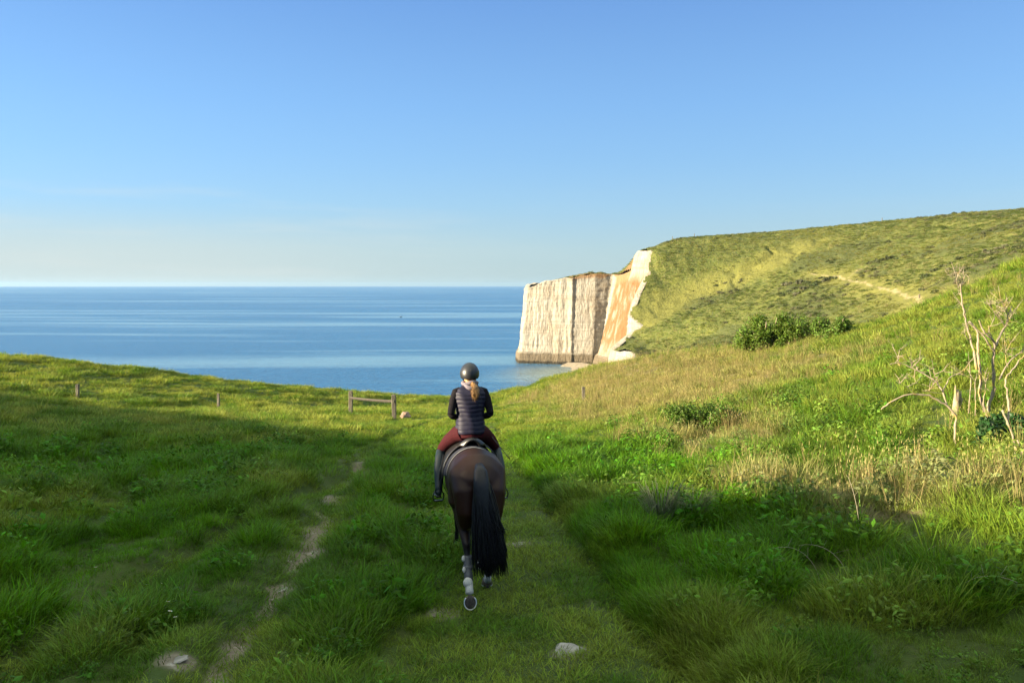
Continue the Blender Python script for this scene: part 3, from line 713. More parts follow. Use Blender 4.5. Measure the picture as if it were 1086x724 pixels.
def blade_tuft(name, n, rad, h, w, droop=.5, seed=0, lean=.35, seedhead=0.0, base_pow=.5):
    r = np.random.default_rng(seed)
    a = r.random(n) * 2 * math.pi; q = rad * r.random(n) ** base_pow
    bx, by = q * np.cos(a), q * np.sin(a)
    hh = h[0] + (h[1] - h[0]) * r.random(n) ** 1.3
    da = a + r.normal(0, .9, n); dl = np.abs(r.normal(lean, lean * .5, n))
    dx, dy = np.cos(da), np.sin(da)
    fa = da + math.pi / 2 + r.normal(0, .5, n)
    fx, fy = np.cos(fa), np.sin(fa)
    ww = w * (.6 + .8 * r.random(n))
    dr = droop * (.4 + 1.2 * r.random(n))
    V = []; ts = (0, .35, .7, 1.0); ws = (.8, 1.0, .65, 0)
    for t, k in zip(ts, ws):
        out = hh * (dl * t + dr * t * t * .6); zz = hh * (t - dr * .35 * t ** 3) - .015
        px, py = bx + dx * out, by + dy * out
        if k > 0:
            V.append(np.c_[px - fx * ww * k / 2, py - fy * ww * k / 2, zz]); V.append(np.c_[px + fx * ww * k / 2, py + fy * ww * k / 2, zz])
        else: V.append(np.c_[px, py, zz])
    i = np.arange(n)
    F4 = np.vstack([np.c_[i, i + n, i + 3 * n, i + 2 * n], np.c_[i + 2 * n, i + 3 * n, i + 5 * n, i + 4 * n]])
    F3 = np.c_[i + 4 * n, i + 5 * n, i + 6 * n]
    rnd = np.tile(r.random(n), 7); VV = np.vstack(V); nv = len(VV)
    FF = [F4, F3]
    if seedhead:
        m = int(n * seedhead); sel = r.choice(n, m, replace=False)
        tip = V[6][sel]; e = .006 + .007 * r.random(m)
        S = np.vstack([tip + np.c_[e * .5, 0 * e, -e], tip + np.c_[-e * .5, 0 * e, -e], tip + np.c_[0 * e, 0 * e, e * 3.5]])
        j = np.arange(m) + nv
        FF = [F4, np.vstack([F3, np.c_[j, j + m, j + 2 * m]])]
        VV = np.vstack([VV, S]); rnd = np.r_[rnd, np.ones(3 * m)]
    o = mesh_np(name, VV, FF, [M_blade], dict(rnd=rnd), False, link=False)
    SRC.objects.link(o); return o

def leaf_tuft(name, n, rad, h, size, seed=0, mat=None, clumpy=False, flat=.4):
    """broad leaves on unseen stems, filling a low dome"""
    r = np.random.default_rng(seed)
    d = r.normal(size=(n, 3)); d /= np.linalg.norm(d, axis=1)[:, None]; d[:, 2] = np.abs(d[:, 2])
    q = r.random(n) ** .45
    P = d * q[:, None] * np.array([rad, rad, h])
    if clumpy: P[:, :2] += (fbm(P[:, 0] * 4 / rad, P[:, 1] * 4 / rad, seed, 2)[:, None] - .5) * rad * .6
    return leaves_mesh(name, P, d, size, r, mat or M_blade, flat, link=False)

def leaves_mesh(name, P, d, size, r, mat, flat=.4, link=True, parent=None, long=1.6):
    n = len(P)
    up = r.normal(size=(n, 3)) * .7 + d * .6 + np.array([0, 0, flat]); up /= np.linalg.norm(up, axis=1)[:, None]
    t = np.cross(up, r.normal(size=(n, 3))); t /= np.linalg.norm(t, axis=1)[:, None] + 1e-9
    b = np.cross(up, t)
    s = (size * (.55 + .9 * r.random(n)))[:, None]
    c = [P - t * s * .5 * long, P + b * s * .42 - up * s * .06, P + t * s * .55 * long - up * s * .18, P - b * s * .42 - up * s * .06, P + up * s * .06]
    V = np.vstack(c); i = np.arange(n)
    F3 = np.vstack([np.c_[i, i + n, i + 4 * n], np.c_[i + n, i + 2 * n, i + 4 * n], np.c_[i + 2 * n, i + 3 * n, i + 4 * n], np.c_[i + 3 * n, i, i + 4 * n]])
    o = mesh_np(name, V, [F3], [mat], dict(rnd=np.tile(r.random(n), 5)), False, parent, link)
    if not link: SRC.objects.link(o)
    return o

KIND = {}
def kind(key, objs): KIND[key] = objs
kind('lush', [blade_tuft('p%02d' % i, 70, .15, (.05, .19), .0060, .75, 100 + i) for i in range(3)])
kind('turf', [blade_tuft('p%02d' % (3 + i), 80, .16, (.025, .075), .0050, .8, 110 + i, .6) for i in range(2)])
kind('tall', [blade_tuft('p%02d' % (5 + i), 46, .16, (.13, .34), .0055, .45, 120 + i, .28, .0) for i in range(2)])
kind('mid', [blade_tuft('p%02d' % (7 + i), 70, .34, (.10, .34), .015, .7, 130 + i) for i in range(2)])
kind('far', [blade_tuft('p%02d' % (9 + i), 80, 1.1, (.2, .75), .075, .6, 140 + i, .5) for i in range(2)])
kind('herb', [leaf_tuft('p%02d' % (11 + i), 70, .20, .30, .040, 150 + i, flat=.7) for i in range(2)])
kind('shrub', [leaf_tuft('p%02d' % (13 + i), 260, 1.0, .85, .20, 160 + i, clumpy=True) for i in range(2)])
kind('stalk', [blade_tuft('p%02d' % (15 + i), 22, .14, (.35, .75), .0055, .18, 170 + i, .16, .9) for i in range(2)])
IDX = {o.name: k for k, o in enumerate(sorted(SRC.objects, key=lambda o: o.name))}

def scatter(name, pts, label):
    """pts: list of (P (n,3), kind key, scale (n,), tint (n,3))"""
    P = []; I = []; S = []; Tn = []; Rt = []
    for p, key, sc, ti in pts:
        n = len(p)
        if not n: continue
        ids = np.array([IDX[o.name] for o in KIND[key]])
        P.append(p); I.append(ids[RS.integers(0, len(ids), n)]); S.append(sc); Tn.append(ti)
        Rt.append(np.c_[RS.normal(0, .10, n), RS.normal(0, .10, n), RS.random(n) * 6.283])
    P, I, S, Tn, Rt = map(np.concatenate, (P, I, S, Tn, Rt))
    me = bpy.data.meshes.new(name); me.vertices.add(len(P)); me.vertices.foreach_set('co', P.astype(np.float32).ravel())
    me.attributes.new('idx', 'INT', 'POINT').data.foreach_set('value', I.astype(np.int32))
    me.attributes.new('scl', 'FLOAT', 'POINT').data.foreach_set('value', S.astype(np.float32))
    me.attributes.new('rot', 'FLOAT_VECTOR', 'POINT').data.foreach_set('vector', Rt.astype(np.float32).ravel())
    me.attributes.new('tint', 'FLOAT_COLOR', 'POINT').data.foreach_set('color', np.c_[Tn, np.ones(len(Tn))].astype(np.float32).ravel())
    me.materials.append(M_blade)
    o = bpy.data.objects.new(name, me); C.objects.link(o)
    ng = bpy.data.node_groups.new(name + '_scatter', 'GeometryNodeTree')
    ng.interface.new_socket('Geometry', in_out='INPUT', socket_type='NodeSocketGeometry')
    ng.interface.new_socket('Geometry', in_out='OUTPUT', socket_type='NodeSocketGeometry')
    nd = lambda t: ng.nodes.new(t)
    gi, go = nd('NodeGroupInput'), nd('NodeGroupOutput')
    iop = nd('GeometryNodeInstanceOnPoints'); ci = nd('GeometryNodeCollectionInfo')
    ci.inputs['Collection'].default_value = SRC; ci.inputs['Separate Children'].default_value = True; ci.inputs['Reset Children'].default_value = True
    def na(nm, ty):
        a = nd('GeometryNodeInputNamedAttribute'); a.data_type = ty; a.inputs[0].default_value = nm
        return [s for s in a.outputs if s.enabled and s.name == 'Attribute'][0]
    L = ng.links.new
    m2p = nd('GeometryNodeMeshToPoints')
    L(gi.outputs[0], m2p.inputs[0]); L(m2p.outputs[0], iop.inputs['Points'])
    L(ci.outputs[0], iop.inputs['Instance']); iop.inputs['Pick Instance'].default_value = True
    L(na('idx', 'INT'), iop.inputs['Instance Index']); L(na('scl', 'FLOAT'), iop.inputs['Scale'])
    e2r = nd('FunctionNodeEulerToRotation'); L(na('rot', 'FLOAT_VECTOR'), e2r.inputs[0]); L(e2r.outputs[0], iop.inputs['Rotation'])
    L(iop.outputs[0], go.inputs[0])
    o.modifiers.new('scatter', 'NODES').node_group = ng
    return tag(o, label, 'ground cover', kind='stuff')

def ring_points(r0, r1, dens, a=44, az=0.0):
    area = .5 * (r1 * r1 - r0 * r0) * math.radians(2 * a)
    n = int(area * dens)
    r = np.sqrt(r0 * r0 + RS.random(n) * (r1 * r1 - r0 * r0)); t = np.radians((RS.random(n) * 2 - 1) * a)
    return r * np.sin(t), r * np.cos(t)

def col3(*c): return np.array(c, float)
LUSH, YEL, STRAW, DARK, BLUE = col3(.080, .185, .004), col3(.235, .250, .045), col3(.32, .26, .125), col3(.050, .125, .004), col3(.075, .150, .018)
def lerp(a, b, t): return a + (b - a) * np.asarray(t)[:, None]

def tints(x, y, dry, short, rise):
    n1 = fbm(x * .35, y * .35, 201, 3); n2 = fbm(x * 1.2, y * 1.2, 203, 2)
    c = lerp(np.tile(LUSH, (len(x), 1)), np.tile(YEL, (len(x), 1)), np.clip(smooth(.42, .70, n1) * .6 + short * .22 + rise * .50 + .85 * smooth(22, 40, np.hypot(x, y)), 0, 1))  # drier far and right grass; its yellow also carries some of the sunlight
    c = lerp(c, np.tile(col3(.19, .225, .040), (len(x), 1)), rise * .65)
    c = lerp(c, np.tile(col3(.135, .205, .014), (len(x), 1)), short * .6)
    c = lerp(c, np.tile(DARK, (len(x), 1)), smooth(.46, .66, n2) * .75)
    c = lerp(c, np.tile(BLUE, (len(x), 1)), smooth(.55, .7, fbm(x * .5, y * .5, 207, 2)) * .5)
    c = lerp(c, np.tile(STRAW, (len(x), 1)), np.clip(dry * (.1 + .75 * RS.random(len(x))), 0, .85))
    return c * (.75 + .5 * RS.random(len(x)))[:, None]

def meadow_grass():
    out = []
    for r0, r1, dens, sc in ((3.8, 9, 82, 1.08), (9, 18, 48, 1.25), (18, 34, 18, 1.65)):
        x, y = ring_points(r0, r1, dens, 42 if r0 > 5 else 50)
        bare, short, dry = masks(x, y); r = np.hypot(x, y)
        z = H0(x, y) + detail(x, y, short, r)
        tus = fbm(x * 1.15, y * 1.15, 3, 3)
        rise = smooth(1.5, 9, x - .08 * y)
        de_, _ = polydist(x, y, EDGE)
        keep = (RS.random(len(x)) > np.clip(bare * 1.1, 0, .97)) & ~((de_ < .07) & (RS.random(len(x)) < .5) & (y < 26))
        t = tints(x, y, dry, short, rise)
        isturf = (RS.random(len(x)) < short * 1.02) & keep
        u = RS.random(len(x))
        dr, _ = polydist(x, y, RUT)
        wild = smooth(1.2, 4.5, x - .02 * y) * (1 - short)
        istall = keep & ~isturf & (u < .015 + .22 * wild)
        isherb = keep & ~isturf & ~istall & (u > 1 - .05 - .25 * wild * smooth(.45, .6, fbm(x * .6, y * .6, 211, 3)))
        islush = keep & ~isturf & ~istall & ~isherb
        P = np.c_[x, y, z]
        s = sc * (.50 + .95 * smooth(.38, .66, tus) * (1 - short)) * (.8 + .4 * RS.random(len(x)))
        out += [(P[islush], 'lush', s[islush], t[islush]), (P[isturf], 'turf', (sc * (.8 + .5 * RS.random(len(x))))[isturf], t[isturf]),
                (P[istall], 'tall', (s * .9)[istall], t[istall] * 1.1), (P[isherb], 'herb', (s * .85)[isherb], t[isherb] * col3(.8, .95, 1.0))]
    # long grass leaning out of the little bank over the narrow rut
    k = RS.integers(0, len(EDGE) - 4, 1500); f = RS.random(1500); A = np.array(EDGE)
    n = np.stack([A[k + 1][:, 1] - A[k][:, 1], -(A[k + 1][:, 0] - A[k][:, 0])], 1); n /= np.linalg.norm(n, axis=1)[:, None]
    q = A[k] + (A[k + 1] - A[k]) * f[:, None] + n * (.14 + .5 * RS.random(1500) ** 1.3)[:, None]
    x, y = q[:, 0], q[:, 1]; _, sh, dr_ = masks(x, y)
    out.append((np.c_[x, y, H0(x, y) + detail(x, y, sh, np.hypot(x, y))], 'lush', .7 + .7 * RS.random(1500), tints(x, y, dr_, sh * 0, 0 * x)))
    x, y = ring_points(30, 104, 5.2, 46)
    x2, y2 = ring_points(30, 60, 5.0, 46); x = np.r_[x, x2]; y = np.r_[y, y2]
    ok = in_land(x, y) & in_land(x, y + 1.0); x, y = x[ok], y[ok]
    bare, short, dry = masks(x, y); r = np.hypot(x, y)
    z = H0(x, y) + detail(x, y, short, r)
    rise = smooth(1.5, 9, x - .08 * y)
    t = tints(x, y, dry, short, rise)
    s = (.55 + .75 * RS.random(len(x))) * (1 - .62 * short) * (.7 + .7 * smooth(.35, .65, fbm(x * .5, y * .5, 221, 3)))
    out.append((np.c_[x, y, z], 'mid', s * 1.02, t))
    # around and behind the viewer
    x, y = ring_points(4, 26, 7, 180); k = np.abs(np.degrees(np.arctan2(x, y))) > 41; x, y = x[k], y[k]
    bare, short, dry = masks(x, y); z = H0(x, y) + detail(x, y, short, np.hypot(x, y))
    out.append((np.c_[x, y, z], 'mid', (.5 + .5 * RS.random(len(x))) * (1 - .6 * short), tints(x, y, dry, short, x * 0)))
    return out
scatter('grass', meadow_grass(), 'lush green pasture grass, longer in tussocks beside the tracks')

def dry_growth():
    """last year's stalks and straw over the slope on the right"""
    x, y = ring_points(6, 70, 3.2, 42)
    bare, short, dry = masks(x, y)
    wild = smooth(2.0, 6.5, x - .03 * y)
    p = np.clip(dry * .9 + wild * .10 * smooth(.4, .6, fbm(x * .4, y * .4, 231, 3)), 0, 1) * (1 - short) * smooth(3, 12, np.hypot(x, y))
    k = (RS.random(len(x)) < p) & in_land(x, y); x, y = x[k], y[k]
    _, sh, _ = masks(x, y); z = H0(x, y) + detail(x, y, sh, np.hypot(x, y))
    n = len(x)
    t = lerp(np.tile(col3(.27, .21, .095), (n, 1)), np.tile(col3(.16, .14, .055), (n, 1)), RS.random(n))
    return [(np.c_[x, y, z], 'stalk', .7 + .6 * RS.random(n) + np.hypot(x, y) * .004, t)]
scatter('dry_stalks', dry_growth(), 'straw coloured dead stalks standing among the grass of the right slope')

def hill_cover():
    th = np.radians(RS.random(60000) * 70 - 2); r = np.sqrt(112 ** 2 + RS.random(60000) * (470 ** 2 - 112 ** 2))
    x, y = r * np.sin(th), r * np.cos(th)
    ok = in_land(x, y) & in_land(x - 1.5, y + 1.0); x, y, r = x[ok], y[ok], r[ok]
    z = height(x, y)
    d1, _ = polydist(x, y, HPATH2); d3, _ = polydist(x, y, HPATH3); db, _ = polydist(x, y, HBAND)
    n1 = fbm(x * .03, y * .03, 241, 4); n2 = fbm(x * .12, y * .12, 243, 3)
    scr = smooth(.50, .64, fbm(x * .045, y * .03, 64, 4)) * smooth(.40, .58, n2)
    keep = (np.minimum(d1, d3) > 2.2)
    band = smooth(14, 4, db)
    t = lerp(np.tile(col3(.085, .108, .022), (len(x), 1)), np.tile(col3(.150, .155, .036), (len(x), 1)), np.clip(smooth(.4, .62, n1) + band, 0, 1))
    t = lerp(t, np.tile(col3(.058, .080, .018), (len(x), 1)), smooth(.5, .68, n2) * .7 * (1 - band))
    t = lerp(t, np.tile(col3(.28, .24, .12), (len(x), 1)), (RS.random(len(x)) < .18) * .7)
    u = RS.random(len(x))
    iss = keep & (u < scr * .32)
    isg = keep & ~iss & (u > .12)
    n = iss.sum()
    ts = lerp(np.tile(col3(.055, .072, .022), (n, 1)), np.tile(col3(.150, .145, .085), (n, 1)), RS.random(n) ** 1.5)
    return [(np.c_[x, y, z][isg], 'far', (.35 + .5 * RS.random(isg.sum())) * (1 - .5 * band[isg]), t[isg]), (np.c_[x, y, z - .15][iss], 'shrub', .35 + .9 * RS.random(n) ** 2, ts)]
scatter('hill_scrub', hill_cover(), 'rough grass and low scrub over the far hillside')

# ------------------------------------------------------------------ horse
HX, HY = -0.47, 9.15
HORSE = Matrix.Translation((HX, HY, ground(HX, HY) + .02)) @ Matrix.Rotation(math.radians(8), 4, 'Z') @ Matrix.Rotation(math.radians(-3.5), 4, 'X')

def coat_material():
    m, nt, out = new_mat('bay_coat'); g = N(nt)
    p = g.objco()
    sep = g.node('ShaderNodeSeparateXYZ'); nt.links.new(p, sep.inputs[0])
    n = g.noise(p, 3.5, 5); f = g.noise(g.map(p, (60, 60, 14)), 1.0, 4)
    brown = g.mix(n, (.008, .0024, .0014), (.020, .0058, .0027))
    brown = g.mix(g.math('MULTIPLY', f, .35), brown, (.028, .010, .005))
    zz = g.math('ADD', sep.outputs[2], g.math('MULTIPLY', n, .12))
    lo = g.node('ShaderNodeMapRange'); nt.links.new(zz, lo.inputs[0]); lo.inputs[1].default_value = .86; lo.inputs[2].default_value = .68
    hi = g.node('ShaderNodeMapRange'); nt.links.new(g.math('ABSOLUTE', sep.outputs[0]), hi.inputs[0]); hi.inputs[1].default_value = .13; hi.inputs[2].default_value = .02; hi.inputs[4].default_value = .75
    col = g.mix(hi.outputs[0], brown, (.020, .009, .007))
    col = g.mix(lo.outputs[0], col, (.010, .009, .010))
    b = g.node('ShaderNodeBsdfPrincipled'); nt.links.new(col, b.inputs['Base Color'])
    b.inputs['Roughness'].default_value = .5; b.inputs['Specular IOR Level'].default_value = .2
    b.inputs['Sheen Weight'].default_value = .0; b.inputs['Sheen Roughness'].default_value = .4
    nt.links.new(g.bump(f, .25, .004), b.inputs['Normal'])
    nt.links.new(b.outputs[0], out.inputs[0]); return m
M_coat = coat_material()
M_hair = simple('black_horsehair', (.005, .005, .008), .45, 30, .5, spec=.3)
M_hoof = simple('hoof_horn', (.10, .075, .055), .5, 20, .4)
M_steel = simple('worn_steel', (.62, .62, .62), .32, 25, .2, metal=.9)
M_sole = simple('hoof_sole', (.035, .030, .026), .9, 40, .5)
M_white = simple('white_sheepskin', (.45, .43, .40), .9, 60, .2, bump=.4)
M_boot_shell = simple('dark_grey_neoprene', (.050, .052, .060), .6, 40, .3)
M_leather = simple('black_leather', (.012, .011, .011), .38, 30, .4, bump=.15)
M_brownleather = simple('brown_leather', (.045, .022, .012), .42, 30, .4, bump=.15)

def Lpts(*a): return np.array(a, float)

def horse_body():
    g = Geo()
    trunk = [(-.93, 1.24, .05, .08), (-.89, 1.28, .17, .18), (-.80, 1.31, .265, .27), (-.66, 1.34, .325, .325), (-.45, 1.355, .335, .33), (-.22, 1.30, .315, .35),
             (.05, 1.245, .335, .37), (.30, 1.235, .325, .385), (.52, 1.26, .285, .385), (.68, 1.275, .245, .36), (.82, 1.25, .20, .28), (.93, 1.22, .11, .15)]
    P = [(0, y, z) for y, z, a, b in trunk]; R = [(a, b) for y, z, a, b in trunk]
    g.tube(P, R, 28)
    for s in (-1, 1):      # croup and buttock muscle
        g.tube([(.12 * s, -.42, 1.50), (.155 * s, -.66, 1.42), (.15 * s, -.84, 1.24), (.145 * s, -.86, 1.05), (.15 * s, -.78, .88)], [(.15, .16), (.17, .17), (.145, .15), (.12, .13), (.085, .10)], 18)
    def hind(s, st, hk, ft, pa):
        g.tube([(.16 * s, -.50, 1.30), (.175 * s, -.52, 1.08), (.165 * s, st[0] + .02, st[1] + .06), (.155 * s, (st[0] + hk[0]) / 2 - .01, (st[1] + hk[1]) / 2 + .03), (.145 * s, hk[0], hk[1] + .05), (.143 * s, hk[0] - .01, hk[1] - .03)],
               [(.17, .28), (.155, .25), (.118, .165), (.080, .10), (.052, .068), (.045, .058)], 18)
        c = ((hk[0] + ft[0]) / 2, (hk[1] + ft[1]) / 2)
        g.tube([(.143 * s, hk[0], hk[1] + .03), (.14 * s, c[0], c[1]), (.138 * s, ft[0], ft[1]), (.136 * s, pa[0], pa[1])], [(.044, .055), (.030, .036), (.040, .046), (.034, .038)], 14)
        g.ball((.145 * s, hk[0] - .045, hk[1] + .055), (.03, .038, .05))
    hind(-1, (-.50, .96), (-.83, .63), (-1.00, .33), (-1.06, .24))
    hind(1, (-.40, .94), (-.58, .58), (-.42, .22), (-.35, .13))
    def fore(s, el, kn, ft, pa):
        g.tube([(.15 * s, .58, 1.28), (.165 * s, el[0], el[1] + .08), (.155 * s, el[0] + .01, el[1] - .12), (.145 * s, (el[0] + kn[0]) / 2, (el[1] + kn[1]) / 2), (.14 * s, kn[0], kn[1]), ],
               [(.12, .22), (.095, .15), (.07, .095), (.05, .06), (.046, .05)], 16)
        g.tube([(.14 * s, kn[0], kn[1] + .03), (.138 * s, (kn[0] + ft[0]) / 2, (kn[1] + ft[1]) / 2), (.136 * s, ft[0], ft[1]), (.135 * s, pa[0], pa[1])], [(.044, .048), (.029, .034), (.038, .042), (.033, .036)], 14)
    fore(-1, (.60, .98), (.82, .58), (.98, .24), (1.04, .13))
    fore(1, (.58, .98), (.60, .53), (.42, .26), (.36, .19))
    g.tube([(0, .62, 1.38), (0, .86, 1.50), (0, 1.08, 1.70), (0, 1.28, 1.89), (0, 1.40, 1.97)], [(.19, .34), (.145, .27), (.11, .205), (.085, .16), (.07, .11)], 20)
    g.tube([(0, 1.36, 1.98), (0, 1.48, 1.91), (0, 1.58, 1.77), (0, 1.66, 1.62), (0, 1.72, 1.50), (0, 1.745, 1.44)], [(.075, .11), (.095, .125), (.085, .105), (.062, .078), (.058, .068), (.04, .045)], 18)
    for s in (-1, 1):
        g.tube([(.055 * s, 1.40, 2.03), (.07 * s, 1.41, 2.12), (.068 * s, 1.43, 2.20)], [(.035, .022), (.034, .018), (.008, .006)], 10)
    return fuse(g, .014, 26, .5)

horse = bpy.data.objects.new('horse', horse_body()); C.objects.link(horse)
horse.data.materials.append(M_coat); horse.matrix_world = HORSE
tag(horse, 'dark bay horse walking away down the track with a long black tail', 'horse')

def strands(g, roots, ends, rad, mids, seed, n_seg=7, sides=4, jitter=.02, tip=.25):
    r = np.random.default_rng(seed)
    for a, b, m in zip(roots, ends, mids):
        t = np.linspace(0, 1, n_seg)[:, None]
        P = (1 - t) ** 2 * a + 2 * t * (1 - t) * m + t * t * b
        w = np.sin(t * 9 + r.random() * 6) * jitter * t
        P = P + w * r.normal(size=3) * .6
        g.tube(P, np.interp(t[:, 0], [0, .3, .8, 1], [rad * .7, rad, rad * .9, rad * tip]), sides)

def horse_tail():
    g = Geo(); r = np.random.default_rng(5)
    core = Lpts((0, -.86, 1.55), (.005, -.97, 1.50), (.015, -1.02, 1.32), (.03, -1.03, 1.05), (.06, -1.02, .80), (.085, -1.01, .58), (.10, -1.0, .42))
    rad = [(.05, .045), (.075, .055), (.098, .065), (.105, .07), (.125, .075), (.115, .06), (.04, .025)]
    g.tube(core, rad, 16)
    n = 620
    R_, E_, Mi = [], [], []
    for i in range(n):
        a = r.random() * 6.283; q = math.sqrt(r.random())
        f = r.random() ** .8
        zr = 1.52 - .5 * f * r.random()
        root = np.array((.062 * q * math.cos(a) + .01, -.95 - .04 * f + .035 * q * math.sin(a), zr))
        zl = .37 + .50 * r.random() ** 1.8
        e = np.array((.115 + .185 * q * math.cos(a) + .012 * r.normal(), -1.01 + .095 * q * math.sin(a), zl))
        m = np.array((.04 + .185 * q * math.cos(a), -1.07 + .11 * q * math.sin(a), .95 + .1 * r.normal()))
        R_.append(root); E_.append(e); Mi.append(m)
    strands(g, R_, E_, .0062, Mi, 6)
    return g.build('tail', M_hair, horse)
horse_tail()
def horse_mane():
    g = Geo(); r = np.random.default_rng(8)
    top = Lpts((0, .70, 1.70), (0, .90, 1.79), (0, 1.10, 1.90), (0, 1.28, 2.04), (0, 1.40, 2.09))
    R_, E_, Mi = [], [], []
    for i in range(220):
        t = r.random() * 4; k = int(min(3, t)); p = top[k] + (top[k + 1] - top[k]) * (t - k)
        R_.append(p + r.normal(size=3) * .008); L = .16 + .10 * r.random()
        E_.append(p + np.array((.13 + .02 * r.normal(), .02 * r.normal(), -L))); Mi.append(p + np.array((.10, 0, .03)))
    strands(g, R_, E_, .0055, Mi, 9, 5, 4)
    return g.build('mane', M_hair, horse)
horse_mane()

def hoof(name, c, toe_dir, sole_dir, size=.068, shoe=True):
    """hoof as a flared cone from the coronet to the sole, horn outside, sole inside an iron shoe"""
    c = np.array(c, float); nrm = np.array(sole_dir, float); nrm /= np.linalg.norm(nrm)
    toe = np.array(toe_dir, float); toe -= nrm * (toe @ nrm); toe /= np.linalg.norm(toe); side = np.cross(nrm, toe)
    a = np.linspace(0, 2 * math.pi, 24, endpoint=False)
    def ring(h, rx, ry, off): return c + nrm * h + toe * off + np.cos(a)[:, None] * rx * side + np.sin(a)[:, None] * ry * toe
    g = Geo()
    V = np.vstack([ring(-.078, size * .72, size * .74, -.018), ring(-.05, size * .82, size * .86, -.010), ring(0, size, size * 1.10, .004)])
    V = np.vstack([V, c - nrm * .08 - toe * .018, c + nrm * -.004])
    n = 24; j = np.arange(n); j2 = (j + 1) % n
    F3 = np.vstack([np.c_[np.full(n, 72), j2, j], np.c_[np.full(n, 73), 48 + j, 48 + j2]])
    g.add(V, grid_faces(3, n, True), F3)
    o = g.build(name, M_hoof, horse)
    s = Geo()
    V = np.vstack([ring(-.002, size * .80, size * .90, .004), ring(.006, size * .80, size * .90, .004), c + nrm * .003 - toe * .01])
    s.add(V, grid_faces(2, n, True), np.c_[np.full(n, 48), 24 + j, 24 + j2])
    F = Geo(); fr = [c + nrm * .008 - toe * .065, c + nrm * .010 - toe * .02, c + nrm * .008 + toe * .025]
    s.tube(fr, [.022, .015, .004], 8, up=side)
    s.build('sole', M_sole, o)
    if shoe:
        k = Geo(); t = np.linspace(-.25 * math.pi, 1.25 * math.pi, 30)
        P = c + nrm * .007 + toe * .004 + np.cos(t)[:, None] * size * .93 * side + np.sin(t)[:, None] * size * 1.03 * toe
        k.tube(P, [(.012, .006)] * 30, 8, up=nrm)
        k.build('horseshoe', M_steel, o)
    return o
# near hind is just leaving the ground, its sole turned back; the others stand or swing
hoof('hoof', (-.134, -1.12, .135), (0, -.42, -.95), (0, -.95, .30), .070)
hoof('hoof', (.134, -.29, .048), (0, 1, 0), (0, .0, -1), .066)
hoof('hoof', (-.134, 1.09, .03 - .045), (0, 1, -.05), (0, 0, -1), .064)
hoof('hoof', (.134, .325, .10), (0, -.1, -.9), (0, -.85, -.35), .064)
def leg_boot(s, hk, ft, pads):
    g = Geo(); a = Lpts((.142 * s, *hk)); b = Lpts((.138 * s, *ft)); d = b - a
    a, b = a[0], b[0]; d = b - a
    pts = [a + d * t for t in (.18, .35, .6, .82, 1.0)]
    g.tube(pts, [(.050, .056), (.046, .050), (.042, .048), (.048, .054), (.050, .055)], 16)
    o = g.build('leg_boot', M_boot_shell, horse)
    if pads:
        k = Geo()
        for t in (.22, .55):
            c = a + d * t; k.tube([c + np.array((-.001, 0, .022)), c, c + np.array((0, 0, -.022))], [(.053, .058)] * 3, 16)
        k.build('boot_strap', simple('grey_strap', (.08, .08, .085), .7, 40, .3), o)
        for t in (.22, .60):
            k = Geo(); k.ball(a + d * t + np.array((-.045, -.028, 0)), (.020, .026, .034), 12, 8); k.build('pad', M_white, o)
        q = Geo(); c = b + np.array((-.012, -.035, -.01)); q.ball(c, (.052, .042, .058), 14, 10)
        q.build('fetlock_pad', M_white, o)
    return o
leg_boot(-1, (-.83, .60), (-1.00, .33), True)
leg_boot(1, (-.58, .56), (-.42, .22), False)
def pastern(s, ft, pa):
    g = Geo(); a = np.array((.137 * s, *ft)); b = np.array((.136 * s, *pa))
    g.tube([a + (b - a) * t for t in (.1, .5, 1.0)], [(.043, .048), (.041, .046), (.045, .050)], 14)
    return tag(g.build('white_sock', M_white, horse))
pastern(-1, (-1.005, .32), (-1.075, .215)); pastern(1, (-.41, .21), (-.33, .11))

